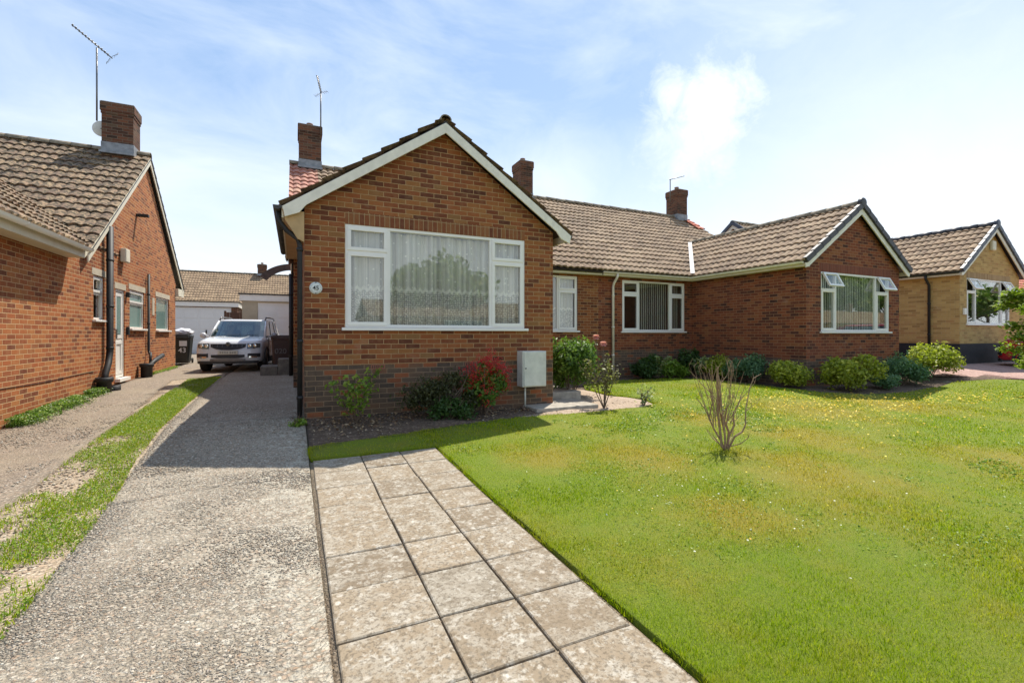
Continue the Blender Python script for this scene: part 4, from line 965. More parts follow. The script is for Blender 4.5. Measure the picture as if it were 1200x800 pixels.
f.box((-2.95, 26.03, .6), (-1.7, 26.08, .7)); f.box((-2.95, 26.03, -.6), (-1.7, 26.08, -.5)); f.build('board_panel', WOOD_F, fe)
f = MB(); f.box((-3.05, 25.98, -1.02), (-2.96, 26.09, 1.12)); f.box((-1.68, 25.98, -1.02), (-1.59, 26.09, 1.12)); f.build('gate_post', WOOD_F, fe, bevel=.005); under(fe)

h6 = empty('bungalow', (-2, 39, -1), 'far bungalow with a long tan tiled roof rising behind the garages', 'house', 'bungalows along the street')
mb = wall(frontF(39.3), -14, 9, -1.5, 1.6); mb = wall(leftF(-14), 39.3, 48, -1.5, 1.6, mb=mb); mb = wall(rightF(9), 39.3, 48, -1.5, 1.6, mb=mb)
mb.face([(9, 39.3, 1.6), (9, 48.7, 1.6), (9, 44, 4.8)]); mb.build('wall', [BN], h6)
gable_roof_x(h6, TF, -14.3, 9.3, 44, 5.1, 1.5, 4.95, .36, 101); ridge(h6, (-14.3, 44, 5.0), (9.3, 44, 5.0))
chimney(h6, -2.75, -2.1, 43.6, 44.2, 4.5, 5.75, 1, CH, .15, 4.85)
under(h6)

ar = empty('side_gate_arch', (-.05, 19.6, -1.1), 'brown curved timber arch reaching out from the side wall of the central bungalow', 'arch')
m = MB(); N = 12
pin = []; pout = []
for k in range(N+1):
    t = k/N; a = R_(90+58*t)
    pout.append((-.03+1.30*math.cos(a)*1.02, 1.56+1.1*(math.sin(a))+.0)); pin.append((-.03+1.08*math.cos(a)*1.0, 1.50+.93*math.sin(a)))
cx = 0
for k in range(N):
    q = [pin[k], pin[k+1], pout[k+1], pout[k]]
    m.prism([(p[0], p[1]) for p in q[::-1]], 1, 19.5, 19.62)
m.build('curved_beam', plain('weathered_brown_timber', (.09, .062, .05), .8, .3, 9), ar)
m = MB(); m.box((-1.22, 19.48, -1.15), (-1.10, 19.64, 1.55)) if False else m.tube([(-.04, 19.56, 2.3), (-.04, 19.56, -1.14)], .045, 8)
m.build('post', plain('dark_post', (.05, .04, .035), .8), ar); under(ar)

# ------------------------------------------------------------------ across the street (seen in the window glass)
def far_side(x0, x1, y, ridgez, label, tilem):
    r = empty('bungalow', ((x0+x1)/2, y, -1.4), label, 'house', 'bungalows along the street')
    m = wall(Frame((0, y, 0), (1, 0, 0), (0, 1, 0)), x0, x1, -1.7, 1.4); m = wall(leftF(x0), y-8, y, -1.7, 1.4, mb=m); m = wall(rightF(x1), y-8, y, -1.7, 1.4, mb=m)
    m.build('wall', [B3], r)
    s = math.hypot(4.2, ridgez-1.3)
    tile_slope('roof_slope', r, tilem, (x0-.2, y+.3, 1.3), (1, 0, 0), (0, -4.2, ridgez-1.3), x1-x0+.4, s, .35, seed=5)
    tile_slope('roof_slope', r, tilem, (x0-.2, y-8.1, 1.3), (1, 0, 0), (0, 4.2, ridgez-1.3), x1-x0+.4, s, .35, seed=6)
    ridge(r, (x0-.2, y-3.9, ridgez+.05), (x1+.2, y-3.9, ridgez+.05))
    f = frontF(0)
    w_ = MB(); FR = Frame((0, y, 0), (1, 0, 0), (0, 1, 0)); xm = (x0+x1)/2
    ring(FR, w_, xm-1.6, xm+1.6, -.2, 1.1, .08, .0, .05); wf = w_.build('window', UPVC, r)
    p_ = MB(); FR.box(p_, xm-1.52, xm+1.52, -.12, 1.02, .005, .02); p_.build('pane', FROST, wf)
    chimney(r, xm+2.4, xm+3.0, y-4.2, y-3.6, ridgez-.3, ridgez+1.0, 1, CH, .15, ridgez-.1)
    under(r); return r
far_side(5.0, 19, -20, 2.7, 'bungalow across the street mirrored in the central front window', TF)
far_side(48, 82, -19, 3.0, 'long bungalow across the street mirrored in the right-hand windows', TF)

# ------------------------------------------------------------------ paving slabs
def slabs():
    xs = [.178, .68, 1.115, 1.55]; rows = []; y = 5.50
    r_ = random.Random(12)
    while y > -3.2: rows.append(y); y -= .452
    V, F, Cc = [], [], []
    for j in range(len(rows)-1):
        for i in range(3):
            gx, gy = .004+r_.uniform(0, .002), .003+r_.uniform(0, .002)
            if i == 1 and 3 < j < 9: gx += .004
            x0, x1 = xs[i]+gx, xs[i+1]-gx*(1.0); y1, y0 = rows[j]-gy+r_.uniform(-.004, .004), rows[j+1]+gy
            tz = [r_.uniform(-.004, .004) for _ in range(4)]; c = r_.random(); dz = r_.uniform(-.004, .004)
            base = len(V); b = .006
            P = [(x0, y0), (x1, y0), (x1, y1), (x0, y1)]; ins = [(x0+b, y0+b), (x1-b, y0+b), (x1-b, y1-b), (x0+b, y1-b)]
            for k, p in enumerate(P): V.append((p[0], p[1], g(*p)-.06))
            for k, p in enumerate(P): V.append((p[0]+r_.uniform(-.002, .002), p[1]+r_.uniform(-.002, .002), g(*p)-.002+tz[k]+dz))
            for k, p in enumerate(ins): V.append((p[0], p[1], g(*p)+.004+tz[k]+dz))
            for k in range(4):
                n = (k+1) % 4; F += [(base+k, base+n, base+4+n, base+4+k), (base+4+k, base+4+n, base+8+n, base+8+k)]; Cc += [c, c]
            F.append((base+8, base+9, base+10, base+11)); Cc.append(c)
    me = bpy.data.meshes.new('paved_path'); me.from_pydata(V, [], F); me.materials.append(SLAB)
    at = me.attributes.new('rnd', 'FLOAT', 'FACE'); at.data.foreach_set('value', Cc)
    o = bpy.data.objects.new('paved_path', me); scene.collection.objects.link(o); struct(o)
slabs()
sheet('path_joint_fill', [(.150, -3.2), (1.57, -3.2), (1.57, 5.51), (.150, 5.51)], JOINTF, -.016, .45, .03)

# ------------------------------------------------------------------ foliage tools (numpy)
def leaf_cloud(name, matl, pts, nrm, size, rnd, parent=None, aspect=1.9, fold=.35):
    """each leaf: a folded 4-vertex blade, two triangles, placed at pts and oriented roughly along nrm"""
    n = len(pts); d = rng.normal(size=(n, 3)); d += nrm*1.0; d /= np.linalg.norm(d, axis=1)[:, None]+1e-9
    a = np.cross(d, rng.normal(size=(n, 3))); a /= np.linalg.norm(a, axis=1)[:, None]+1e-9
    b = np.cross(d, a); s = (size*rng.uniform(.6, 1.35, n))[:, None]
    V = np.empty((n, 4, 3)); V[:, 0] = pts-a*s*.5*aspect; V[:, 2] = pts+a*s*.5*aspect
    V[:, 1] = pts+b*s*.5+d*s*fold*.4; V[:, 3] = pts-b*s*.5+d*s*fold*.4
    V = V.reshape(-1, 3); me = bpy.data.meshes.new(name)
    me.vertices.add(n*4); me.vertices.foreach_set('co', V.ravel().astype(np.float32))
    k = np.arange(n)*4; tri = np.stack([k, k+1, k+2, k, k+2, k+3], 1).ravel().astype(np.int32)
    me.loops.add(n*6); me.loops.foreach_set('vertex_index', tri)
    me.polygons.add(n*2); me.polygons.foreach_set('loop_start', (np.arange(n*2)*3).astype(np.int32))
    me.update(calc_edges=True); me.materials.append(matl)
    at = me.attributes.new('rnd', 'FLOAT', 'POINT'); at.data.foreach_set('value', np.repeat(np.clip(rnd, 0, 1), 4).astype(np.float32))
    o = bpy.data.objects.new(name, me); scene.collection.objects.link(o)
    if parent is not None: o.parent = parent
    return o
def lumpy(n, r, lumps=9, lump_r=.42, shell=.55, flat=.0, seed=0):
    """points in a crown made of overlapping lumps; returns points and outward directions"""
    q = np.random.default_rng(seed); r = np.array(r)
    c = q.normal(size=(lumps, 3)); c /= np.linalg.norm(c, axis=1)[:, None]; c *= q.uniform(.35, .72, (lumps, 1)); c[:, 2] = np.abs(c[:, 2])*.9-.15
    lr = q.uniform(.7, 1.2, lumps)*lump_r
    i = q.integers(0, lumps, n); d = q.normal(size=(n, 3)); d /= np.linalg.norm(d, axis=1)[:, None]
    rad = (q.uniform(0, 1, n)**(1-shell))*lr[i]
    rad *= 1+.25*np.sin(d[:, 0]*7+i)*np.cos(d[:, 1]*6)
    p = c[i]+d*rad[:, None]
    p[:, 2] = np.maximum(p[:, 2], -.62+q.uniform(0, .12, n))
    return p*r, d
def shrub(name, loc, r, matl, n, size, label, cat='shrub', grp=None, lumps=12, lump_r=.42, seed=0, stems=7, aspect=1.9, bark=BARK, hfac=None, extra=None):
    x, y = loc; zb = g(x, y)-.03
    root = empty(name, (x, y, zb), label, cat, grp)
    p, d = lumpy(n, r, lumps, lump_r, seed=seed+5)
    p[:, 2] += r[2]*.62
    p[:, 2] = np.maximum(p[:, 2], .02)
    q = np.random.default_rng(seed); hz = p[:, 2]/(r[2]*1.6)
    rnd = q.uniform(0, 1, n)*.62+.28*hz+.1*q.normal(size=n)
    leaf_cloud('foliage', matl, p, d*np.array([1, 1, 1])+np.array([0, 0, .5]), size, rnd, root, aspect)
    m = MB(); R = random.Random(seed)
    for k in range(stems):
        a = R.uniform(0, 6.28); e = R.uniform(.3, .75)
        ex, ey, ez = r[0]*e*math.cos(a), r[1]*e*math.sin(a), r[2]*R.uniform(.7, 1.35)
        pts = [(R.uniform(-.04, .04), R.uniform(-.04, .04), -.02), (ex*.35, ey*.35, ez*.35), (ex*.75+R.uniform(-.03, .03), ey*.75, ez*.7), (ex, ey, ez)]
        m.tube(pts, [.012, .010, .007, .003], 5)
        for _ in range(3):
            t = R.uniform(.3, .9); bx, by, bz = ex*t, ey*t, ez*t
            m.tube([(bx, by, bz), (bx+R.uniform(-.12, .12), by+R.uniform(-.12, .12), bz+R.uniform(.05, .18))], [.005, .002], 4)
    m.build('stem', bark, root, merge=False)
    if extra: extra(root)
    return root
BS = 'rounded shrubs along the right-hand house walls'
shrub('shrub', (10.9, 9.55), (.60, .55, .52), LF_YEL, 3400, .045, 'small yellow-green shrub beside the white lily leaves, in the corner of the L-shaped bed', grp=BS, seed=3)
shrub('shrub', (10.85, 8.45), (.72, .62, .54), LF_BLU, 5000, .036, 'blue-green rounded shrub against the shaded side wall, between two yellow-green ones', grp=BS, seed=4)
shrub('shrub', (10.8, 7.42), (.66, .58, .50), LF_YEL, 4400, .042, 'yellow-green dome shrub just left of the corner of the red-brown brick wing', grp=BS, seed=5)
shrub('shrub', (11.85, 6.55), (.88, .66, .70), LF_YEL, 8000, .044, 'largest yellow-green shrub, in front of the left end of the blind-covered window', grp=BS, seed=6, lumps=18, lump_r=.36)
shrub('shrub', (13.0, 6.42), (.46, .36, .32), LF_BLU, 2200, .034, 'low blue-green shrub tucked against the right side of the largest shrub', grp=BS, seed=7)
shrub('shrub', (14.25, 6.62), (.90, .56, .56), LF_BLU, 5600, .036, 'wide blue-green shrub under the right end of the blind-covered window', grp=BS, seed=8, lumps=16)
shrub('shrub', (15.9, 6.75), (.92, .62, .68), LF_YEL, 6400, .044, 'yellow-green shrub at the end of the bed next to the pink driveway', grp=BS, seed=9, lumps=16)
shrub('shrub', (9.95, 10.25), (.55, .42, .36), LF_WEED, 2800, .038, 'low feathery mid-green shrub to the right of the spiky dark shrub', grp=BS, seed=10, aspect=3.2)
shrub('shrub', (10.75, 10.35), (.42, .4, .62), LF_DARK, 2400, .05, 'tall dark shrub standing in the shady inner corner of the walls', grp=BS, seed=11)
# spiky dark shrub with a pale frond
def arching(name, loc, n, L, matl, label, wide=.035, seed=0, grp=None, h=.8, cat='shrub', sub=None):
    x, y = loc; r = empty(name, (x, y, g(x, y)-.03), label, cat, grp); R = random.Random(seed)
    P_, D_, = [], []
    m = MB()
    for k in range(n):
        a = R.uniform(0, 6.28); l = L*R.uniform(.6, 1.1); up = R.uniform(.5, 1.0)*h
        pts = []
        for i in range(7):
            t = i/6; rr = l*t*(.55+.35*t); z = up*math.sin(t*1.9)*1.0
            pts.append(Vector((rr*math.cos(a), rr*math.sin(a), z)))
        m.tube([tuple(p) for p in pts], [.006, .005, .005, .004, .003, .002, .001], 4)
        sd = Vector((-math.sin(a), math.cos(a), 0))
        for i in range(2, 7):
            for s_ in (-1, 1):
                for j in range(3):
                    p = pts[i-1].lerp(pts[i], j/3)+sd*s_*wide*.8
                    P_.append(tuple(p)); D_.append((0, 0, 1))
    rn = rng.uniform(0, 1, len(P_))
    leaf_cloud('frond', matl, np.array(P_), np.array(D_)*2.0, wide, rn, r, 2.8)
    m.build('stem', BARK, r, merge=False)
    return r
sp = shrub('spiky_shrub', (9.1, 10.3), (.62, .42, .52), LF_DARK, 3200, .045, 'dark spiky evergreen shrub with a pale fern-like frond, under the window with grey blinds', grp=BS, seed=12, aspect=3.5)
arching('fern', (9.15, 9.98), 9, .42, LF_PALE, 'pale lime fern fronds catching the sun in front of the dark spiky shrub', .04, 4, h=.72, cat='fern')
arching('lily_plant', (10.45, 9.75), 8, .38, LF_PALE, 'pale leaved plant with white lily-like blooms by the small yellow-green shrub', .05, 6, h=.66, cat='plant')
fl = MB(); 
for k in range(3):
    c = Vector((10.38+.07*k, 9.70-.05*k, g(10.4, 9.7)+.52+.03*k))
    for i in range(5):
        a = i*1.256; q = c+Vector((math.cos(a)*.07, math.sin(a)*.07, .02)); s1 = Vector((-math.sin(a), math.cos(a), 0))*.028
        fl.face([tuple(c), tuple(c.lerp(q, .6)-s1), tuple(q), tuple(c.lerp(q, .6)+s1)])
lilyo = [o for o in scene.objects if o.name.startswith('lily_plant')][0]
fo = fl.build('bloom', FL_WHITE, lilyo); fo.matrix_parent_inverse = lilyo.matrix_basis.inverted()

# shrubs in the bed under the big front window
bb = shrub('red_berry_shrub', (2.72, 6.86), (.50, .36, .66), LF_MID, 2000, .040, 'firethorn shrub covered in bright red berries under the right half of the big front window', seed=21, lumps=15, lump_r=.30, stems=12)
p, d = lumpy(520, (.50, .38, .72), 15, .30, shell=.9, seed=26); p[:, 2] += .45; p = p[p[:, 2] > .14]
# berries: clusters of tiny round faceted fruit
bm_ = MB(); R = random.Random(3)
cl_ = p[:210]*np.array([1.08, 1.15, 1.06])
for c in cl_:
    for _ in range(R.randint(10, 20)):
        q = Vector(c)+Vector((R.gauss(0, .036), R.gauss(0, .036), R.gauss(0, .032))); s_ = R.uniform(.007, .011)
        o6 = [q+Vector(v)*s_ for v in ((1, 0, 0), (0, 1, 0), (-1, 0, 0), (0, -1, 0), (0, 0, 1), (0, 0, -1))]
        for a, b, c2 in ((0, 1, 4), (1, 2, 4), (2, 3, 4), (3, 0, 4), (1, 0, 5), (2, 1, 5), (3, 2, 5), (0, 3, 5)): bm_.face([tuple(o6[a]), tuple(o6[b]), tuple(o6[c2])], smooth=True)
be = bm_.build('berries', plain('red_berry_skin', (.50, .018, .012), .35, .3, 40), bb, merge=False)
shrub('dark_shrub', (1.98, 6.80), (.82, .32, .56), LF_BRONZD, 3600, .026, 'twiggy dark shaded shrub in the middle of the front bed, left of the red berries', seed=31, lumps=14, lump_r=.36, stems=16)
shrub('dark_shrub', (2.10, 6.66), (.46, .24, .26), LF_DARK, 1900, .03, 'low dark shrub in front of the twiggy shrub, left of the red berries', seed=32, lumps=10, stems=8)
def rose(name, loc, label, stems, matl, nleaf, size, seed, h, spread, flowers=0, flm=None, cat='rose bush', fs=.045, lows=.25, bark=BARK, heads=()):
    x, y = loc; r = empty(name, (x, y, g(x, y)-.03), label, cat); R = random.Random(seed); m = MB(); tips = []; P_ = []
    for k in range(stems):
        a = 6.28*k/stems+R.uniform(-.4, .4); l = spread*R.uniform(.4, 1.0); hh = h*R.uniform(.7, 1.0)
        pts = [Vector((0, 0, 0)), Vector((l*.35*math.cos(a), l*.35*math.sin(a), hh*.35)), Vector((l*.65*math.cos(a+.2), l*.65*math.sin(a+.2), hh*.7)), Vector((l*math.cos(a), l*math.sin(a), hh))]
        m.tube([tuple(q) for q in pts], [.011, .008, .006, .003], 5); tips.append(pts[-1])
        for _ in range(4):
            i = R.choice((1, 2)); b = pts[i].lerp(pts[i+1], R.random()); e = b+Vector((R.uniform(-.16, .16), R.uniform(-.16, .16), R.uniform(.04, .18)))
            m.tube([tuple(b), tuple(e)], [.004, .002], 4); tips.append(e)
            for q in range(nleaf//(stems*8)): P_.append(b.lerp(e, R.random())+Vector((R.gauss(0, .03), R.gauss(0, .03), R.gauss(0, .03))))
        for q in range(nleaf//(stems*2)):
            t = R.uniform(lows, 1); i = min(2, int(t*3)); b = pts[i].lerp(pts[i+1], t*3-i); P_.append(b+Vector((R.gauss(0, .045), R.gauss(0, .045), R.gauss(0, .035))))
    m.build('stem', bark, r, merge=False)
    arr = np.array([tuple(q) for q in P_]); leaf_cloud('foliage', matl, arr, np.tile([0, 0, 1.], (len(arr), 1)), size, rng.uniform(0, 1, len(arr)), r, 1.5)
    for i, t in enumerate([Vector(q) for q in heads]):
        mm = MB()
        m.tube
        for ring_, (rr, tl, nn) in enumerate(((fs*.38, 1.35, 5), (fs*.62, 1.0, 7), (fs*.75, .6, 8), (fs*.8, .1, 8), (fs*.7, -.5, 7))):
            for j in range(nn):
                a = 6.28*j/nn+ring_*.5; dr_ = Vector((math.cos(a)*math.cos(tl), math.sin(a)*math.cos(tl), math.sin(tl))); sd = Vector((-math.sin(a), math.cos(a), 0))*fs*.5
                mm.face([tuple(t), tuple(t+dr_*rr*.7-sd), tuple(t+dr_*rr*1.15), tuple(t+dr_*rr*.7+sd)])
        hd = mm.build('bloom', flm, r, merge=False)
        at = hd.data.attributes.new('rnd', 'FLOAT', 'POINT'); at.data.foreach_set('value', [R.random() for _ in hd.data.vertices])
        st = MB(); st.tube([(t.x*.55, t.y*.55, t.z*.55), (t.x*.9, t.y*.9, t.z*.85), tuple(t)], .007, 5); st.build('flower_stem', bark, r)
    return r
rose('rose_bush', (.78, 6.85), 'sparse leafy rose bush at the left end of the front bed near the black downpipe', 6, LF_WEED, 420, .042, 41, .72, .40)
rose('rose_bush', (4.93, 6.72), 'leggy bronze-leaved rose with bare stems and two pale pink blooms beside the stone slab', 6, LF_BRONZE, 620, .036, 42, .98, .36, flm=FL_PINK, fs=.085, lows=.42, heads=((-.10, .10, 1.26), (.02, .05, 1.14)))
rose('small_rose', (5.72, 6.62), 'tiny pale rose seedling on the tip of the sandy bed', 5, LF_PALE, 160, .035, 43, .32, .14, cat='plant')
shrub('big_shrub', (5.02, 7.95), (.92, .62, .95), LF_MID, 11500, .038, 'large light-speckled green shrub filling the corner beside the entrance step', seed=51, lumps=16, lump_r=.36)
shrub('small_tuft', (.05, 6.90), (.13, .12, .10), LF_WEED, 420, .022, 'small bright green weed clump at the foot of the black downpipe', cat='weed', seed=52, stems=3)

# pruned bare shrub on the lawn
def bare():
    x, y = 4.72, 4.0; r = empty('pruned_shrub', (x, y, g(x, y)), 'bare hard-pruned shrub with upright brown twigs in the middle of the lawn', 'shrub'); m = MB(); R = random.Random(8)
    CR = Vector((math.cos(YAW), -math.sin(YAW), 0)); DD = Vector((math.sin(YAW), math.cos(YAW), 0))
    S = 1/96.5
    def Q(px, py, dep=0): return tuple(CR*((px-850)*S)+DD*dep+Vector((0, 0, (526-py)*S)))
    T = [([(850, 528, 0), (846, 515, .02), (838, 500, .05), (834, 488, .08), (830, 478, .10), (820, 465, .12)], .020, .006), ([(834, 490, .08), (837, 470, .05), (835, 445, .02), (838, 434, 0)], .014, .004),
         ([(850, 528, 0), (848, 505, -.03), (845, 480, -.03), (842, 445, -.02), (841, 430, 0)], .020, .008), ([(850, 528, 0), (852, 510, .05), (846, 480, .06), (844, 455, .06), (844, 432, .07)], .018, .007),
         ([(852, 526, 0), (858, 508, -.06), (866, 502, -.08), (869, 494, -.09), (870, 475, -.08), (876, 452, -.05), (882, 441, -.02), (892, 436, 0)], .019, .003), ([(870, 478, -.08), (876, 473, -.1), (883, 466, -.12)], .007, .002),
         ([(852, 526, 0), (856, 505, .04), (850, 490, .05), (848, 483, .05)], .022, .018), ([(853, 512, .0), (859, 495, -.03), (858, 488, -.03), (858, 479, -.03)], .018, .013), ([(856, 492, .0), (866, 489, .05), (866, 478, .1)], .010, .003),
         ([(838, 500, .05), (836, 480, 0), (826, 462, -.1), (816, 449, -.15)], .008, .002), ([(843, 470, 0), (836, 458, .12), (828, 448, .2), (820, 438, .22), (815, 433, .22)], .008, .002), ([(844, 460, 0), (849, 448, .1), (858, 440, .15), (864, 430, .18), (867, 422, .2)], .006, .0015),
         ([(848, 480, 0), (852, 468, -.1), (848, 452, -.12), (849, 430, -.1), (848, 425, -.1)], .007, .002), ([(838, 470, 0), (832, 455, 0), (826, 440, 0), (821, 430, 0)], .006, .002), ([(840, 455, 0), (833, 438, -.05), (832, 424, -.06)], .006, .002),
         ([(852, 520, 0), (862, 512, .1), (866, 505, .14)], .010, .006), ([(848, 524, 0), (836, 512, -.1), (831, 506, -.12)], .010, .006), ([(850, 522, 0), (862, 515, -.12), (869, 507, -.16)], .009, .005), ([(850, 524, 0), (842, 515, .14), (838, 508, .2)], .010, .005)]
    for q in range(24):
        x0 = 818+q*2.4+R.uniform(-2, 2); d0 = R.uniform(-.15, .15); yt = R.uniform(424, 446); bx = 834+q*.9
        T.append(([(bx, R.uniform(480, 498), d0*.3), ((bx+x0)/2, 465, d0*.7), (x0+R.uniform(-5, 5), yt, d0)], .0075, .0022))
    T.append(([(846, 522, .0), (842, 480, .02), (841, 440, .02), (842, 428, .02)], .022, .010))
    for pts, r0, r1 in T:
        n = len(pts); m.tube([Q(*p) for p in pts], [(r0+(r1-r0)*i/(n-1))*.72+R.uniform(-.0008, .0008) for i in range(n)], 7)
        if r1 < .008:
            for _ in range(3):
                i = R.randint(1, n-1); b = Vector(Q(*pts[i])); m.tube([tuple(b), tuple(b+Vector((R.uniform(-.05, .05), R.uniform(-.05, .05), R.uniform(.03, .1))))], [.003, .001], 4)
    m.build('branches', BARKP, r, merge=False)
bare()

# layered small tree at the right edge
def edge_tree():
    x, y = 15.1, 4.35; r = empty('young_tree', (x, y, g(x, y)), 'young lime-leaved tree with layered branches at the right edge of the picture', 'tree'); R = random.Random(5); m = MB(); P_ = []
    m.tube([(0, 0, -.05), (.03, 0, .8), (-.02, .02, 1.6), (0, 0, 2.45)], [.04, .032, .022, .008], 8)
    for k in range(42):
        z = R.uniform(.5, 2.4); a = R.uniform(0, 6.28); l = (.92-.30*abs(z-1.4))*R.uniform(.4, 1.0)
        e = Vector((l*math.cos(a), l*math.sin(a), z+R.uniform(.0, .14))); b = Vector((0, 0, z-.08)); mid = b.lerp(e, .5)+Vector((0, 0, .07))
        m.tube([tuple(b), tuple(mid), tuple(e)], [.012, .008, .002], 4)
        for q in range(230):
            t = R.uniform(.22, 1.05); c = b.lerp(mid, t*2) if t < .5 else mid.lerp(e, t*2-1)
            P_.append(tuple(c+Vector((R.gauss(0, .085*(1.2-t*.5)), R.gauss(0, .085*(1.2-t*.5)), R.gauss(0, .06)))))
    m.build('trunk', BARK, r, merge=False); arr = np.array(P_); leaf_cloud('crown', LF_GOLD, arr, np.tile([0, 0, 2.2], (len(arr), 1)), .056, rng.uniform(0, 1, len(arr)), r, 1.8)
edge_tree()
# big trees across the street
def big_tree(x, y, h, cr, label, matl, seed, n=9000, ls=.34):
    z = -1.5; r = empty('tree', (x, y, z), label, 'tree', 'tall trees across the street'); m = MB(); R = random.Random(seed)
    m.tube([(0, 0, -.2), (.1, 0, h*.25), (0, .1, h*.6), (0, 0, h*.85)], [.35, .28, .18, .05], 10)
    for k in range(9):
        a = k*.7+R.uniform(-.3, .3); zz = h*R.uniform(.25, .6); m.tube([(0, 0, zz), (cr*.4*math.cos(a), cr*.4*math.sin(a), zz+h*.12), (cr*.8*math.cos(a), cr*.8*math.sin(a), zz+h*.2)], [.14, .08, .03], 6)
    m.build('trunk', BARK, r)
    p, d = lumpy(n, (cr, cr, h*.45), 22, .36, seed=seed); p[:, 2] += h*.6
    leaf_cloud('crown', matl, p, d, ls, rng.uniform(0, 1, n), r, 1.4)
big_tree(11.5, -25, 9.0, 5.2, 'round leafy tree mirrored in the central front window', LF_MID, 1)
for i, (x, y, h, c) in enumerate(((64, -28, 11, 6.5), (76, -29, 12, 7), (88, -28, 12, 7), (104, -25, 12, 7.5), (119, -27, 12, 7.5))):
    big_tree(x, y, h, c, ['spreading tree at the near end of the far row', 'second tree in the row behind the long far bungalow', 'middle tree in the row behind the long far bungalow', 'fourth tree in the row behind the long far bungalow', 'last tree of the row mirrored in the buff house window'][i], LF_MID if i % 2 else LF_DARK, 20+i, 7000, .45)

# ------------------------------------------------------------------ grass, weeds, pebbles
def inpoly(px, py, poly):
    r = np.zeros(len(px), bool); n = len(poly)
    for i in range(n):
        x0, y0 = poly[i]; x1, y1 = poly[(i+1) % n]
        c = ((y0 > py) != (y1 > py)) & (px < (x1-x0)*(py-y0)/((y1-y0) if y1 != y0 else 1e-9)+x0); r ^= c
    return r
GX = np.arange(-8, 26, .1); GY = np.arange(-5, 22, .1); GZ = np.array([[g(x, y) for x in GX] for y in GY])
def gz(x, y):
    fx = np.clip((x+8)/.1, 0, len(GX)-2); fy = np.clip((y+5)/.1, 0, len(GY)-2); i = fx.astype(int); j = fy.astype(int); u = fx-i; v = fy-j
    return GZ[j, i]*(1-u)*(1-v)+GZ[j, i+1]*u*(1-v)+GZ[j+1, i]*(1-u)*v+GZ[j+1, i+1]*u*v
def vnoise(x, y, s, seed):
    q = np.random.default_rng(seed); T = q.uniform(0, 1, (64, 64)); fx = x*s+100; fy = y*s+100; i = np.floor(fx).astype(int); j = np.floor(fy).astype(int); u = fx-i; v = fy-j; u = u*u*(3-2*u); v = v*v*(3-2*v)
    return T[j % 64, i % 64]*(1-u)*(1-v)+T[j % 64, (i+1) % 64]*u*(1-v)+T[(j+1) % 64, i % 64]*(1-u)*v+T[(j+1) % 64, (i+1) % 64]*u*v
def blades(name, x, y, h, wd, matl, label=None, z0=.0, lean=.5):
    n = len(x); z = gz(x, y)+z0; a = rng.uniform(0, 6.28, n); b = rng.uniform(0, 6.28, n); ln = rng.uniform(0, lean, n)*h
    V = np.empty((n, 3, 3)); ca, sa = np.cos(a)*wd*.5, np.sin(a)*wd*.5
    V[:, 0] = np.stack([x-ca, y-sa, z-.004], 1); V[:, 1] = np.stack([x+ca, y+sa, z-.004], 1); V[:, 2] = np.stack([x+np.cos(b)*ln, y+np.sin(b)*ln, z+h*np.sqrt(np.clip(1-(ln/h)**2*.5, .2, 1))], 1)
    me = bpy.data.meshes.new(name); me.vertices.add(n*3); me.vertices.foreach_set('co', V.ravel().astype(np.float32))
    me.loops.add(n*3); me.loops.foreach_set('vertex_index', np.arange(n*3, dtype=np.int32)); me.polygons.add(n); me.polygons.foreach_set('loop_start', (np.arange(n)*3).astype(np.int32)); me.update(calc_edges=True)
    me.materials.append(matl); at = me.attributes.new('rnd', 'FLOAT', 'POINT'); rn = np.repeat(rng.uniform(0, .9, n), 3); rn[2::3] += .12; at.data.foreach_set('value', rn.astype(np.float32))
    o = bpy.data.objects.new(name, me); scene.collection.objects.link(o); o['kind'] = 'stuff'
    if label: o['label'] = label; o['category'] = 'grass'
    return o
N = 900000
rad = np.exp(rng.uniform(math.log(1.3), math.log(24), N)); th = rng.uniform(R_(-20), R_(115), N)
x = rad*np.sin(th); y = rad*np.cos(th); k = inpoly(x, y, LAWNP); x, y, rad = x[k], y[k], rad[k]
edge = np.minimum(np.abs(x-1.60), np.where(x < 1.7, np.abs(y-5.55), 9))
hh = (.012+.014*vnoise(x, y, 1.7, 1)+.010*vnoise(x, y, 7, 2))*rng.uniform(.5, 1.3, len(x))*(1+np.clip(rad-5, 0, 15)*.02); hh *= np.where(edge < .08, 1.25, 1)
ok = np.hypot(x-4.72, y-4.0) < .30; hh[ok] *= 1.9
blades('grass', x, y, hh, np.clip(.0013*rad, .0024, .03)*rng.uniform(.7, 1.3, len(x)), BLADE, 'mown lawn grass, green with straw-coloured dry patches', .008, .85)
def fringe(pts, n, out):
    X, Y = [], []
    for (a, b), (c, d) in zip(pts, pts[1:]):
        L = math.hypot(c-a, d-b); k_ = int(n*L); t = rng.uniform(0, 1, k_); w_ = rng.normal(0, .012, k_); X.append(a+(c-a)*t+w_); Y.append(b+(d-b)*t+rng.normal(0, .012, k_))
    return np.concatenate(X), np.concatenate(Y)
x, y = fringe([(1.60, 1.2), (1.585, 5.52), (.17, 5.56), (.16, 5.95), (.7, 6.03), (1.37, 6.12), (2.2, 6.3), (3.07, 6.45), (4.48, 6.45), (5.5, 6.45), (6.05, 6.65), (6.15, 7.0), (5.95, 7.9), (6.0, 8.9)], 1500, 0)
k = vnoise(x, y, 9, 61) > .3; x, y = x[k], y[k]
blades('edge_grass', x, y, rng.uniform(.014, .048, len(x))*(.5+vnoise(x, y, 5, 62)), rng.uniform(.003, .006, len(x)), BLADE, 'ragged untrimmed grass fringe along the lawn edges', -.01, 1.2)
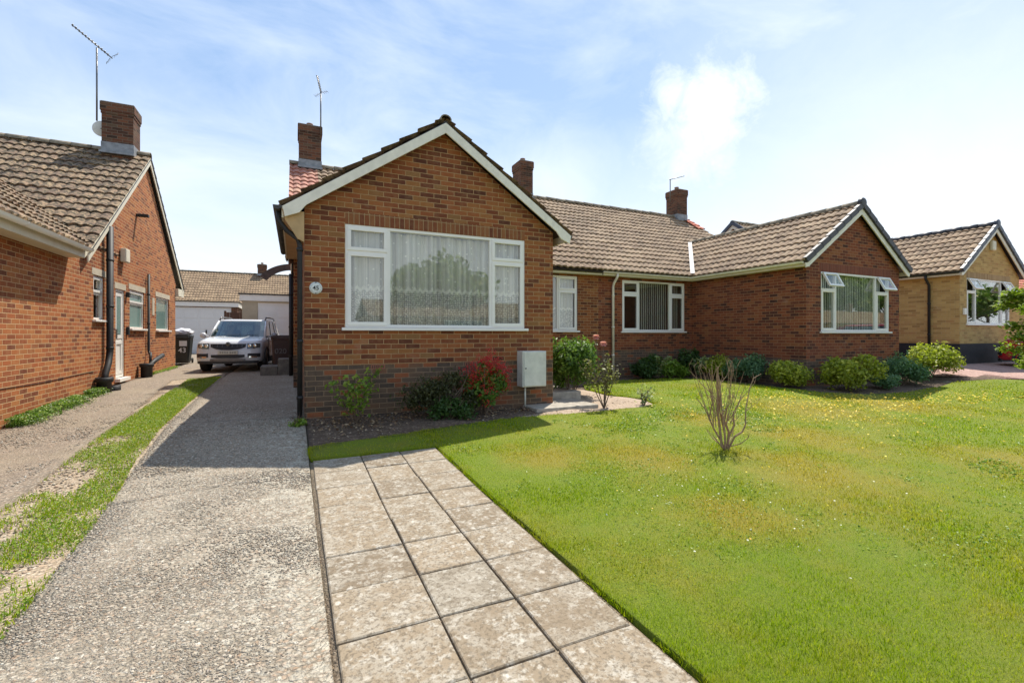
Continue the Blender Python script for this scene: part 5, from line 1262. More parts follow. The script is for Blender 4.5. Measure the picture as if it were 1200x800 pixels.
LF_DEAD = leafm('dead_leaf', [(0, (.10, .055, .03)), (.5, (.24, .14, .07)), (1, (.48, .36, .22))], .1)
n = 900; x = rng.uniform(.2, 3.6, n); y = 6.9+rng.normal(0, .3, n); k = inpoly(x, y, [(.2, 6.1), (3, 6.55), (4.1, 7.2), (.2, 7.2)]); x, y = x[k], y[k]
_p = np.stack([x, y, gz(x, y)+.012], 1); _o = leaf_cloud('leaf_litter', LF_DEAD, _p, np.tile([0, 0, 2.5], (len(x), 1)), .028, rng.uniform(0, 1, len(x)), None, 1.5); _o['kind'] = 'stuff'; _o['label'] = 'dead leaves and twigs littering the front flower bed'; _o['category'] = 'leaf litter'
# weeds and grass on the strip between the two drives
n = 150000; x = rng.uniform(-2.8, -1.22, n); y = rng.uniform(1.5, 15, n)
STR = [(-2.12, 1.5), (-2.14, 5.1), (-2.2, 7.2), (-2.3, 10), (-2.4, 14.0), (-1.78, 14.7), (-1.66, 10), (-1.50, 6.0), (-1.38, 5.0), (-1.25, 2.9), (-1.2, 1.5)]
k = inpoly(x, y, STR)
dens = vnoise(x, y, 2.1, 4)*.6+vnoise(x, y, 6.5, 5)*.4+np.clip((y-6.3)*.35, 0, .45)+np.where(x > -1.75, .13, -.05)+.12*np.clip(1-abs(y-5.2), 0, 1)
k &= (dens+np.where(x > -1.80, .12, -.07) > .61+rng.uniform(-.17, .17, n))&(rng.uniform(0, 1, n) < .75); x, y = x[k], y[k]
blades('strip_grass', x, y, rng.uniform(.012, .038, len(x))*(.7+.8*vnoise(x, y, 3, 9)), rng.uniform(.004, .009, len(x)), BLADEL, 'patchy bright grass and weeds growing through the gravel strip', .0, .9)
def carpet(name, x, y, size, matl, label, zj=.02, cat='weeds', z0=.01):
    p = np.stack([x, y, gz(x, y)+z0+rng.uniform(0, zj, len(x))], 1)
    o = leaf_cloud(name, matl, p, np.tile([0, 0, 1.6], (len(x), 1)), size, rng.uniform(0, 1, len(x)), None, 1.4); o['kind'] = 'stuff'; o['label'] = label; o['category'] = cat; return o
n = 46000; x = rng.uniform(-2.4, -1.22, n); y = rng.uniform(2.5, 14, n); k = inpoly(x, y, STR)
dens = vnoise(x, y, 2.1, 4)*.6+vnoise(x, y, 6.5, 5)*.4+np.clip((y-6.3)*.35, 0, .45)+np.where(x > -1.75, .10, -.06); k &= dens+np.where(x > -1.8, .12, -.04) > .58+rng.uniform(-.12, .12, n)
carpet('clover_weeds', x[k], y[k], .012, LF_WEED, 'small-leaved clover and weeds among the gravel between the drives', .03)
# plants at the foot of the neighbour wall
n = 9000; y = rng.uniform(8.9, 12.2, n); x = -3.68+np.abs(rng.normal(0, .14, n))*(.4+.8*vnoise(y, y*0, 1.2, 6)); k = (x < -3.2)&(vnoise(y, x*0, 2.3, 7) > .22)
carpet('wall_foot_plants', x[k], y[k], .022, LF_MID, 'low flowering weeds along the foot of the orange brick wall', .13, z0=.0)
n = 1500; y = rng.uniform(15.5, 19.2, n); x = -3.68+np.abs(rng.normal(0, .07, n)); carpet('wall_foot_weeds', x, y, .02, LF_WEED, 'thin line of weeds at the foot of the neighbour wall beyond the side door', .06, z0=0)
# wildflowers on the lawn: dandelion / hawkbit drifts and clover heads
def flowers():
    xs, ys = [], []
    for cx, cy, sx, sy, m_ in ((8.6, 6.3, .9, .5, 220), (10.2, 5.6, 1.3, .35, 420), (7.2, 5.2, 1.0, .6, 110), (9.0, 4.6, 1.6, .5, 240), (12.5, 4.9, 1.0, .3, 260), (6.2, 6.2, .6, .4, 60), (14.0, 4.6, .8, .3, 60), (5.6, 5.0, .9, .5, 45), (8, 3.6, 2.5, .9, 90), (4.2, 3.0, 1.0, .6, 16)):
        xs.append(rng.normal(cx, sx, m_)); ys.append(rng.normal(cy, sy, m_))
    x = np.concatenate(xs); y = np.concatenate(ys); k = inpoly(x, y, LAWNP); x, y = x[k], y[k]
    p = np.stack([x, y, gz(x, y)+.045+rng.uniform(0, .02, len(x))], 1)
    o = leaf_cloud('dandelions', FL_YEL, p, np.tile([0, 0, 6.], (len(x), 1)), np.clip(.0034*np.hypot(x, y), .010, .036), rng.uniform(0, 1, len(x)), None, 1.0); o['kind'] = 'stuff'; o['label'] = 'drifts of small yellow flowers scattered through the lawn'; o['category'] = 'flowers'
    x = np.concatenate([rng.normal(3.2, .7, 70), rng.normal(8.5, 1.8, 150), rng.normal(5, 1.5, 60)]); y = np.concatenate([rng.normal(3.2, .5, 70), rng.normal(4.8, .8, 150), rng.normal(2.6, .7, 60)]); k = inpoly(x, y, LAWNP); x, y = x[k], y[k]
    p = np.stack([x, y, gz(x, y)+.04], 1)
    o = leaf_cloud('clover_flowers', FL_WHITE, p, np.tile([0, 0, 3.], (len(x), 1)), .014, rng.uniform(0, 1, len(x)), None, 1.0); o['kind'] = 'stuff'; o['label'] = 'small white clover heads dotted over the lawn'; o['category'] = 'flowers'
flowers()
n = 30000; x = rng.uniform(1.7, 9, n); y = rng.uniform(1.4, 6.2, n); k = inpoly(x, y, LAWNP)&(vnoise(x, y, 1.3, 51)*.6+vnoise(x, y, 4.5, 52)*.4 > .60+rng.uniform(-.06, .06, n)); x, y = x[k], y[k]
carpet('lawn_clover', x, y, np.clip(.0028*np.hypot(x, y), .008, .02), LF_WEED, 'patches of small-leaved clover growing in the lawn', .022, z0=.012)
def pebbles(name, x, y, s, matl, label, z0=0):
    n = len(x); base = np.array([(1, 0, 0), (0, 1, 0), (-1, 0, 0), (0, -1, 0), (0, 0, .8), (0, 0, -.8)], float); tri = np.array([(0, 1, 4), (1, 2, 4), (2, 3, 4), (3, 0, 4), (1, 0, 5), (2, 1, 5), (3, 2, 5), (0, 3, 5)])
    sc = s[:, None, None]*rng.uniform(.55, 1.2, (n, 1, 3)); a = rng.uniform(0, 6.28, n); ca, sa = np.cos(a), np.sin(a)
    V = base[None]*sc*np.array([1, 1, .6])*(1+rng.uniform(-.25, .25, (n, 6, 1))); X = V[:, :, 0]*ca[:, None]-V[:, :, 1]*sa[:, None]; Y = V[:, :, 0]*sa[:, None]+V[:, :, 1]*ca[:, None]
    V = np.stack([X+x[:, None], Y+y[:, None], V[:, :, 2]+(gz(x, y)+z0)[:, None]], 2).reshape(-1, 3)
    T = (tri[None]+(np.arange(n)*6)[:, None, None]).reshape(-1)
    me = bpy.data.meshes.new(name); me.vertices.add(n*6); me.vertices.foreach_set('co', V.ravel().astype(np.float32)); me.loops.add(n*24); me.loops.foreach_set('vertex_index', T.astype(np.int32)); me.polygons.add(n*8); me.polygons.foreach_set('loop_start', (np.arange(n*8)*3).astype(np.int32)); me.update(calc_edges=True)
    me.polygons.foreach_set('use_smooth', [True]*(n*8))
    me.materials.append(matl); at = me.attributes.new('rnd', 'FLOAT', 'POINT'); at.data.foreach_set('value', np.repeat(rng.uniform(0, 1, n), 6).astype(np.float32))
    o = bpy.data.objects.new(name, me); scene.collection.objects.link(o); o['kind'] = 'stuff'; o['label'] = label; o['category'] = 'gravel'; return o
def stone_mat(name, stops):
    m, nt, out = mat(name); at = nt.n('ShaderNodeAttribute', attribute_name='rnd'); tcn = nt.n('ShaderNodeTexCoord'); c = nt.ramp(at.outputs['Fac'], stops)
    c = nt.mix(nt.rng(nt.noise(tcn.outputs['Object'], 120, 3), .3, .7, 0, .3), c, (.12, .10, .08)); prin(nt, out, c, .85); return m
ST1 = stone_mat('pinkish_gravel_stone', [(0, (.20, .15, .10)), (.3, (.40, .31, .21)), (.6, (.54, .46, .34)), (.8, (.42, .27, .17)), (1, (.68, .61, .49))])
ST2 = stone_mat('embedded_aggregate_stone', [(0, (.15, .125, .095)), (.3, (.31, .265, .20)), (.6, (.45, .40, .31)), (.82, (.37, .25, .16)), (1, (.66, .61, .51))])
n = 26000; rad = np.exp(rng.uniform(math.log(1.6), math.log(11), n)); th = rng.uniform(R_(-50), R_(-5), n); x = rad*np.sin(th); y = rad*np.cos(th)
GP = [(-2.10, -1), (-2.12, 5.1), (-2.2, 7.2), (-2.2, 12), (-1.65, 12), (-1.50, 6.0), (-1.40, 5.0), (-1.27, 2.9), (-1.23, -1)]
k = inpoly(x, y, GP); pebbles('loose_pebbles', x[k], y[k], rng.uniform(.006, .014, k.sum())*np.clip(rad[k]/4, .8, 1.8), ST1, 'loose pinkish pebbles on the strip between the two drives', -.008)
n = 210000; rad = np.exp(rng.uniform(math.log(1.4), math.log(9), n)); th = rng.uniform(R_(-52), R_(12), n); x = rad*np.sin(th); y = rad*np.cos(th)
DP = [(-1.25, -1), (-1.27, 2.9), (-1.41, 5.0), (-1.47, 6.0), (-1.55, 8.8), (.12, 8.8), (.13, 6.2), (.165, -1)]
k = inpoly(x, y, DP); k &= (vnoise(x, y, 1.4, 31)*.6+vnoise(x, y, 5, 32)*.5-.14*np.clip(x+.45, 0, .6)/.6*1.5) > .40+rng.uniform(-.25, .25, n)
pebbles('drive_aggregate', x[k], y[k], rng.uniform(.0035, .0095, k.sum())*np.clip(rad[k]/3.5, .75, 1.6), ST2, 'exposed stones set in the worn concrete drive', .001)
n = 60000; rad = np.exp(rng.uniform(math.log(3), math.log(11), n)); th = rng.uniform(R_(-50), R_(-12), n); x = rad*np.sin(th); y = rad*np.cos(th)
k = (x < -2.2-.02*y)&(x > -3.6)&((vnoise(x, y, 1.1, 35)*.7+vnoise(x, y, 4, 36)*.4) > .42+rng.uniform(-.1, .1, n)); pebbles('neighbour_drive_aggregate', x[k], y[k], rng.uniform(.004, .010, k.sum())*np.clip(rad[k]/4, .9, 1.8), ST2, 'exposed stones in the brownish drive beside the orange brick wall', -.004)
# litter of small stones in the beds
n = 1500; x = rng.uniform(.2, 6, n); y = rng.uniform(6.05, 8.6, n); k = inpoly(x, y, [(.2, 6.1), (3, 6.55), (5.9, 6.6), (5.8, 8), (4.3, 8.6), (4.25, 7.2), (.2, 7.2)])
pebbles('bed_stones', x[k], y[k], rng.uniform(.006, .022, k.sum()), ST1, 'small pale stones and clods on the flower bed soil', 0)

# ------------------------------------------------------------------ steps, slab, small objects
def block(name, x0, x1, y0, y1, z0, z1, matl, label, cat, grp=None, bev=.015):
    r = MB(); r.box((x0, y0, z0), (x1, y1, z1)); o = r.build(name, matl, None, bevel=bev); tag(o, label, cat, grp); return o
block('entrance_step', 4.24, 5.05, 7.62, 8.75, -1.35, -1.10, CONC, 'thick worn concrete step at the corner of the central bungalow', 'step')
block('stone_slab', 3.62, 4.86, 6.78, 7.56, -1.33, -1.235, CONC, 'flat pale concrete slab leading to the entrance step', 'slab')
block('side_step', -.86, -.43, 14.6, 15.5, -1.3, -.90, CONCD, 'lower dark concrete side step, left of the taller one', 'step', 'concrete side steps')
block('side_step', -.425, -.03, 14.6, 15.5, -1.3, -.70, CONCD, 'taller dark concrete side step next to the brown bin', 'step', 'concrete side steps')
# electricity meter box
mbx = empty('meter_box', (3.83, YF-.14, -1.2), 'grey-white electricity meter box on a thin pipe beside the front bed', 'meter box')
GREYW = plain('aged_white_plastic', (.64, .63, .56), .5, .12, 7)
m = MB(); m.box((3.50, YF-.22, -.90), (3.96, YF-.002, -.29)); m.build('cabinet', GREYW, mbx, bevel=.008)
m = MB(); m.box((3.525, YF-.238, -.885), (3.945, YF-.221, -.305)); dm = m.build('door', GREYW, mbx, bevel=.006)
m = MB(); m.lathe((3.555, YF-.239, -.58), [(0, -.006), (.012, -.006), (.012, 0)], 10, axis='Y'); m.build('lock', BLK, dm)
m = MB(); m.tube([(3.60, YF-.12, -1.25), (3.60, YF-.12, -.89)], .016, 8); m.build('pipe', GREYW, mbx); under(mbx)
# house number plaque
pq = empty('number_plaque', (.28, YF-.02, .66), 'small round white plaque with the house number by the big front window', 'number sign')
m = MB(); cz = .665; m.lathe((.28, YF-.022, cz), [(0, 0), (.062, 0), (.085, .006), (.088, .020)], 28, axis='Y'); m.build('disc', plain('glazed_white_ceramic', (.70, .72, .68), .2, .06, 30), pq)
m = MB()
for k in range(32):
    a = 6.28*k/32
    if k % 2 == 0: m.lathe((.28+.068*math.cos(a), YF-.0245, cz+.068*math.sin(a)), [(0, 0), (.004, 0), (.004, .004)], 6, axis='Y')
m.build('rim_pattern', plain('green_glaze', (.10, .17, .14), .3), pq)
m = MB()
for s_ in (1, -1): m.lathe((.28, YF-.027, cz+.078*s_), [(0, 0), (.007, 0), (.007, .006)], 8, axis='Y')
m.build('screw', BLK, pq)
text_mesh('number', '45', .085, BLK, pq, (.28, YF-.0245, cz-.002), (R_(90), 0, 0)); under(pq)

# ------------------------------------------------------------------ aerials and dish
def aerial(label, base, top, boom0, boom1, n, el=.14, refl=True, grp='television aerials', vert=False, brack=None):
    r = empty('tv_aerial', base, label, 'aerial', grp)
    m = MB(); m.tube([base, top], .020, 8); m.build('mast', STEEL, r)
    b0, b1 = Vector(boom0), Vector(boom1); m = MB(); m.tube([tuple(b0), tuple(b1)], .015, 6); m.build('boom', STEEL, r)
    d = (b1-b0).normalized(); sd = d.cross(Vector((0, 0, 1))).normalized() if not vert else Vector((0, 0, 1)); up = sd.cross(d).normalized(); m = MB()
    for k in range(n):
        c = b0.lerp(b1, k/(n-1)*.86+.02)
        for s_ in (-1, 1): m.tube([tuple(c+sd*s_*.012), tuple(c+(sd*s_*.8+up*.5).normalized()*el*.5), tuple(c+(sd*s_*.8-up*.1).normalized()*el*.62)], .011, 4)
    m.build('director_elements', STEEL, r)
    if refl:
        m = MB(); c = b0.lerp(b1, .96)
        for s_ in (-1, 1):
            m.tube([tuple(c+up*s_*.03), tuple(c+(up*s_*.22)+d*.04)], .005, 4)
            for hgt in (.08, .14, .20): m.tube([tuple(c+up*s_*hgt-sd*.08+d*.03), tuple(c+up*s_*hgt+sd*.08+d*.03)], .004, 4)
        m.build('reflector', STEEL, r)
    under(r); return r
aerial('large yagi television aerial on the mast of the left chimney', (-4.66, 15.55, 5.55), (-4.66, 15.55, 7.45), (-5.13, 15.45, 7.86), (-4.38, 15.70, 7.32), 12, .085)
aerial('television aerial tilted steeply upward on the left-hand chimney of the central bungalow', (.72, 15.15, 6.0), (.72, 15.15, 7.30), (.62, 15.2, 7.78), (.73, 15.12, 7.24), 10, .075)
aerial('plain bracket aerial with a single thin arm on the chimney above the red-brown house', (14.80, 15.4, 5.75), (14.80, 15.4, 6.72), (14.76, 15.4, 6.70), (15.72, 15.5, 7.03), 2, .04, False)
ds = empty('satellite_dish', (-4.68, 15.6, 5.45), 'small grey satellite dish on the left chimney stack below the aerial', 'satellite dish')
m = MB(); prof = [(0.0, .0)]+[(.21*k/6, .04*(k/6)**2) for k in range(1, 7)]; m.lathe((-4.62, 15.74, 5.44), prof, 20, axis='Y'); o = m.build('dish', GREYW, ds)
m = MB(); m.tube([(-4.64, 15.74, 5.44), (-4.60, 15.80, 5.40)], .02, 6); m.build('bracket', STEEL, ds); under(ds)

# ------------------------------------------------------------------ wheelie bins
def bin_(x, y, z, matl, label, grp, w_=.58, dp=.72, h=1.05):
    r = empty('wheelie_bin', (x, y, z), label, 'wheelie bin', grp)
    m = MB()
    lv = [(0.02, .40, .48), (.12, .44, .50), (h*.55, .51, .60), (h*.88, .555, .67), (h*.90, .58, .70), (h*.94, .58, .70)]
    def rg(t):
        zz, a, b = t; a /= 2; b /= 2; c = .05
        return [(-a+c, -b, zz), (a-c, -b, zz), (a, -b+c, zz), (a, b-c, zz), (a-c, b, zz), (-a+c, b, zz), (-a, b-c, zz), (-a, -b+c, zz)]
    R8 = [rg(t) for t in lv]
    for a, b in zip(R8, R8[1:]):
        for k in range(8): m.face([a[k], a[(k+1) % 8], b[(k+1) % 8], b[k]])
    m.face(R8[0][::-1]); m.face(R8[-1]); m.build('body', matl, r, bevel=.006)
    m = MB(); m.prism([(-.30*1, h*.945), (.30, h*.945), (.29, h*.985), (.2, h*1.01), (-.2, h*1.01), (-.29, h*.985)], 1, -.37, .34); m.tube([(-.22, .39, h*.96), (.22, .39, h*.96)], .018, 8); m.build('lid', matl, r, bevel=.01)
    for s_ in (-1, 1):
        m = MB(); m.lathe((s_*.25-.025, .28, .10), [(0, 0), (.09, 0), (.10, .01), (.10, .045), (.09, .05), (0, .05)], 16, axis='X'); m.build('wheel', BLK, r)
    return r
BINK = plain('black_bin_plastic', (.022, .026, .025), .45, .2, 6); BINB = plain('brown_bin_plastic', (.055, .026, .022), .45, .2, 6)
WHP = plain('white_paint_marking', (.75, .75, .75), .6, .04, 30)
b43 = bin_(-3.83, 21.3, g(-4.1, 21.9), BINK, 'black wheelie bin marked 43 with a white bag on its lid', 'wheelie bins', h=1.07)
text_mesh('number', '43', .25, WHP, b43, (0.03, -.325, .50), (R_(87), 0, 0))
m = MB(); m.box((-.06, -.348, .66), (.18, -.343, .86)); m.build('sticker', WHP, b43)
bg_ = empty('white_bag', (-3.83, 21.3, -.05), 'white plastic sack lying on top of the black bin', 'bag')
me = bpy.data.meshes.new('bag'); bm = bmesh.new(); bmesh.ops.create_icosphere(bm, subdivisions=4, radius=1)
for v in bm.verts:
    n_ = noise.noise(v.co*2.3)*.22+noise.noise(v.co*5.7)*.09; v.co = v.co*(1+n_); v.co.x *= .33; v.co.y *= .24; v.co.z *= .15
    v.co.z = max(v.co.z, -.10)
for f in bm.faces: f.smooth = True
bm.to_mesh(me); bm.free(); me.materials.append(plain('white_sack_plastic', (.78, .78, .80), .35, .04, 6)); o = bpy.data.objects.new('sack', me); scene.collection.objects.link(o); o.parent = bg_; o.location = (.0, 0, .12)
bb2 = bin_(-.36, 16.2, g(-.36, 16.2), BINB, 'dark brown wheelie bin with pale scuffed lettering behind the side steps', 'wheelie bins', h=1.10)
text_mesh('lettering', '020', .22, plain('faded_grey_paint', (.16, .14, .13), .8, .5, 30), bb2, (-.02, -.335, .62), (R_(87), 0, 0))

# ------------------------------------------------------------------ cars
def car(loc, rz, paint, label, W=1.79, L=4.22, H=1.66, full=True, grp='parked cars'):
    r = empty('parked_car', loc, label, 'car', grp, rz)
    hw = W/2; z0 = .30
    def belt(y): return .89+.13*min(1, max(0, y/1.1))+.05*(y/L)
    def outline(f, zfix=None, inset=0.0, NF=14, NS=16):
        """closed plan outline; f 0..1 from sill to belt"""
        pts = []
        bul = math.sin(min(1, f)*math.pi)**.6 if 0 < f < 1 else 0
        w_ = hw-.03+.03*bul-inset-(.05 if f >= 1 else 0)-(.02 if f <= 0 else 0)
        y0 = .10*(f**2)+(.05 if f <= 0 else 0)+inset+(.04 if f >= 1 else 0); y1 = L-.12*f**2-inset
        rf, rb = .46, .22
        def sq(a, e): c, s_ = math.cos(a), math.sin(a); return math.copysign(abs(c)**e, c), math.copysign(abs(s_)**e, s_)
        for k in range(NF+1):   # front corner to corner, from -x to +x
            a = math.pi+math.pi*k/NF; c, s_ = sq(a, .55); pts.append((w_*c, y0+rf*(1+s_)))
        for k in range(1, NS): pts.append((w_, y0+rf+(y1-rb-y0-rf)*k/NS))
        for k in range(NF+1):
            a = math.pi*k/NF; c, s_ = sq(a, .45); pts.append((w_*c, y1-rb*(1-s_)))
        for k in range(1, NS): pts.append((-w_, y1-rb+(y0+rf-y1+rb)*k/NS))
        return pts
    m = MB(); levels = [0, .12, .3, .5, .7, .88, 1.0]; rings = []
    for f in levels:
        rings.append([(x, y, z0+(belt(y)-z0)*f) for x, y in outline(f)])
    for ins, dz in ((.05, .022), (.14, .036), (.30, .045), (.5, .05)):
        rings.append([(x, y, belt(y)+dz*(1 if y < 1.3 else .5)) for x, y in outline(1.0, inset=ins)])
    n = len(rings[0])
    for a, b in zip(rings, rings[1:]):
        for k in range(n): m.face([a[k], a[(k+1) % n], b[(k+1) % n], b[k]], smooth=True)
    m.face(rings[0][::-1]); m.face(rings[-1]); m.build('body', paint, r)
    # greenhouse
    def gh(f):
        w0, w1 = hw-.09, hw-.20; ya, yb = 1.00+.72*f, L-.10-.28*f; w_ = w0+(w1-w0)*f; z = 1.02+(H-.09-1.02)*f
        pts = []; NX = 10
        for k in range(NX+1):
            x = -w_+2*w_*k/NX; pts.append((x, ya+.16*(abs(x)/w_)**3, z+.0))
        for k in range(1, 10): pts.append((w_, ya+.16+(yb-ya-.24)*k/10, z))
        for k in range(NX+1):
            x = w_-2*w_*k/NX; pts.append((x, yb-.08*(abs(x)/w_)**3, z))
        for k in range(1, 10): pts.append((-w_, yb-.08+(ya+.24-yb)*k/10, z))
        return pts
    DKG = CARGLASS
    m = MB(); A, B = gh(0), gh(1.0); n = len(A)
    for k in range(n): m.face([A[k], A[(k+1) % n], B[(k+1) % n], B[k]], smooth=False)
    m.build('windows', DKG, r)
    m = MB(); c = [B]
    for ins, dz in ((.985, .025), (.93, .05), (.75, .07), (.4, .085)):
        cy = (B[0][1]+L-.40)/2; c.append([(x*ins, cy+(y-cy)*ins, z+dz) for x, y, z in B])
    for a, b in zip(c, c[1:]):
        for k in range(n): m.face([a[k], a[(k+1) % n], b[(k+1) % n], b[k]], smooth=True)
    m.face(c[-1]); rf = m.build('roof', paint, r)
    def strip(mb_, t0, t1, ya0, ya1, side, mat=0):   # pillar on the side glass
        w0, w1 = hw-.09, hw-.20; P4 = []
        for (yy, f) in ((t0, 0), (t1, 0), (ya1, 1), (ya0, 1)):
            w_ = (w0+(w1-w0)*f)+.008; P4.append((side*w_, yy, 1.02+(H-.09-1.02)*f))
        Q4 = [(p[0]-side*.02, p[1], p[2]) for p in P4]
        mb_.face(P4 if side > 0 else P4[::-1], mat); mb_.face(Q4[::-1] if side > 0 else Q4, mat)
        for k in range(4): mb_.face([P4[k], Q4[k], Q4[(k+1) % 4], P4[(k+1) % 4]], mat)
    for s_ in (-1, 1):
        m = MB(); strip(m, 1.14, 1.24, 2.0, 2.08, s_, 0); m.build('pillar', paint, r)
        m = MB(); strip(m, 2.1, 2.18, 2.42, 2.5, s_, 0); m.build('pillar', BLK, r)
        m = MB(); strip(m, 3.05, 3.13, 3.1, 3.18, s_, 0); m.build('pillar', BLK, r)
        m = MB(); strip(m, 3.75, 4.0, 3.45, 3.7, s_, 0); m.build('pillar', paint, r)
        m = MB(); m.tube([(s_*(hw-.10), 1.12, 1.02), (s_*(hw-.205), 1.85, H-.09)], .032, 6, 0); m.build('windscreen_pillar', paint, r)
    # wheels, arches, sills
    for s_ in (-1, 1):
        for yy in (.86, L-.80):
            m = MB(); t_ = [(0, .02), (.20, .02), (.225, .0), (.31, .0), (.335, .03), (.335, .19), (.31, .215), (0, .215)]
            cx = s_*(hw-.005); c = (cx, yy, .335)
            m.lathe(c, [(a, (-s_)*b) for a, b in t_], 28, axis='X'); wl = m.build('wheel', plain('tyre_rubber', (.02, .02, .02), .8, .2, 20) if 'tyre_rubber' not in bpy.data.materials else bpy.data.materials['tyre_rubber'], r)
            m = MB(); m.lathe(c, [(0, s_*.0), (.05, s_*.002), (.06, -s_*.01), (.20, -s_*.002), (.215, s_*.002), (.22, -s_*.01)], 28, axis='X')
            for k in range(5):
                a = k*1.2566; d = Vector((0, math.cos(a), math.sin(a))); e = Vector((0, -math.sin(a), math.cos(a))); cc = Vector(c)+Vector((s_*.008, 0, 0))
                m.face([tuple(cc+e*.03), tuple(cc-e*.03), tuple(cc+d*.205-e*.045), tuple(cc+d*.205+e*.045)][::s_])
            m.build('rim', STEEL, wl)
            m = MB(); N_ = 14; prev = None
            for k in range(N_+1):
                a = math.pi*k/N_*1.12-.19; q = []
                for rr_ in (.345, .415): q.append((cx+s_*.002-s_*.03*(1 if False else 0), yy+rr_*math.cos(a), .335+rr_*math.sin(a)))
                if prev:
                    o_ = s_*.018; i_ = -s_*.05
                    def sh(p, dx): return (p[0]+dx, p[1], p[2])
                    m.face([sh(prev[0], o_), sh(prev[1], o_), sh(q[1], o_), sh(q[0], o_)][::s_]); m.face([sh(prev[1], o_), sh(prev[1], i_), sh(q[1], i_), sh(q[1], o_)][::s_]); m.face([sh(prev[0], i_), sh(prev[0], o_), sh(q[0], o_), sh(q[0], i_)][::s_])
                prev = q
            m.build('wheel_arch', BLKP, r)
            m = MB(); m.lathe((s_*(hw+.001), yy, .335), [(0, 0), (.345, 0)], 24, axis='X'); m.build('wheel_well', BLK, r) if False else None
        m = MB(); m.box((s_*hw-.03, 1.2, .24), (s_*hw+.012, L-1.15, .42)); m.build('sill', BLKP, r, bevel=.01)
        m = MB(); m.box((s_*hw-.005, 1.3, .88), (s_*hw+.004, 1.31, 1.0)); 
        for yy in (1.28, 2.32, 3.25): m.box((s_*(hw-.012)-.012, yy, .45), (s_*(hw-.012)+.016, yy+.008, 1.02))
        m.build('door_gap', BLK, r)
        m = MB()
        for yy in (2.12, 3.05): m.box((s_*hw-.01, yy, .86), (s_*hw+.02, yy+.17, .89))
        m.build('door_handle', paint, r, bevel=.008)
        # mirrors
        m = MB(); m.lathe((s_*(hw+.13), 1.42, 1.10), [(0, -.07), (.055, -.065), (.085, -.03), (.09, .03), (.08, .06), (0, .06)], 14, axis='Y'); m.tube([(s_*(hw-.10), 1.45, 1.06), (s_*(hw+.09), 1.44, 1.08)], .025, 6)
        m.build('wing_mirror', paint if s_ < 0 else MIRDK, r)
        if full:
            m = MB(); w_ = hw-.22; m.tube([(s_*w_, 1.90, H-.06), (s_*w_, 2.02, H+.045), (s_*w_, 3.35, H+.05), (s_*w_, 3.6, H-.04)], .022, 8); m.build('roof_rail', STEEL, r)
    # front details following the plan curve of the nose
    def nose(x, f, off=.0):
        rf = .46; w_ = hw-.03+.03*(math.sin(min(1, f)*math.pi)**.6 if 0 < f < 1 else 0); y0 = .10*f**2
        c = min(.999, abs(x)/w_); cc = c**(1/.55); s_ = math.sqrt(max(0, 1-cc*cc))**.55
        return y0+rf*(1-s_)-off
    def fz(z, x): return (z-z0)/(belt(.1)-z0)
    def patch(name, x0, x1, zb, zt, matl, off=.012, par=None, shape=None, nx=16, th=.03):
        m = MB(); 
        def P(i, k, o_):
            x = x0+(x1-x0)*i/nx; b, t = zb, zt
            if shape: b, t = shape(x, zb, zt)
            z = b+(t-b)*k; return (x, nose(x, fz(z, x), o_), z)
        for i in range(nx):
            m.face([P(i, 0, off), P(i+1, 0, off), P(i+1, 1, off), P(i, 1, off)])
            m.face([P(i, 1, off), P(i+1, 1, off), P(i+1, 1, off-th), P(i, 1, off-th)]); m.face([P(i+1, 0, off), P(i, 0, off), P(i, 0, off-th), P(i+1, 0, off-th)])
        m.face([P(0, 0, off), P(0, 1, off), P(0, 1, off-th), P(0, 0, off-th)]); m.face([P(nx, 1, off), P(nx, 0, off), P(nx, 0, off-th), P(nx, 1, off-th)])
        return m.build(name, matl, par or r)
    gs = lambda x, b, t: (b+.09*(abs(x)/.46)**3, t-.0*(abs(x)))
    gr = patch('grille', -.46, .46, .67, .835, BLKP, .014, shape=gs)
    for k in range(14): 
        xx = -.42+k*.065; patch('grille_bar', xx, xx+.012, .75, .83, STEEL, .022, gr, nx=1, th=.01) if full and k % 2 == 0 else None
    patch('bonnet_chrome', -.47, .47, .835, .852, STEEL, .02)
    m = MB(); m.lathe((0, nose(0, fz(.84, 0), .045), .845), [(0, -.006), (.045, -.004), (.052, .0), (.062, .0), (.065, .012), (.06, .03)], 20, axis='Y'); bdg = m.build('badge', STEEL, r)
    m = MB(); yb_ = nose(0, fz(.84, 0), .045)-.0075
    for dx in (0,): m.face([(-.03, yb_, .83), (.0, yb_, .822), (.032, yb_, .865), (.005, yb_, .852)]); m.face([(-.028, yb_, .855), (-.008, yb_, .865), (.0, yb_, .84), (-.02, yb_, .835)])
    m.build('badge_emblem', plain('dark_green_enamel', (.02, .06, .03), .3) if 'dark_green_enamel' not in bpy.data.materials else bpy.data.materials['dark_green_enamel'], bdg)
    m = MB(); yp = nose(0, fz(.6, 0), .03); m.box((-.26, yp-.008, .535), (.26, yp+.03, .645)); npz = m.build('number_plate', plain('worn_plate', (.62, .60, .50), .5) if 'worn_plate' not in bpy.data.materials else bpy.data.materials['worn_plate'], r)
    m = MB(); R = random.Random(2)
    for k in range(7): m.box((-.21+.06*k+(.02 if k > 3 else 0), yp-.0105, .56), (-.21+.06*k+.042+(.02 if k > 3 else 0), yp-.0085, .62))
    m.build('blurred_characters', plain('blurred_grey', (.34, .33, .29), .6) if 'blurred_grey' not in bpy.data.materials else bpy.data.materials['blurred_grey'], npz)
    patch('lower_intake', -.44, .44, .42, .525, BLKP, .014, shape=lambda x, b, t: (b+.02*(abs(x)/.4)**4, t))
    patch('skid_plate', -.46, .46, .325, .405, STEEL, .02, shape=lambda x, b, t: (b+.03*(abs(x)/.46)**3, t))
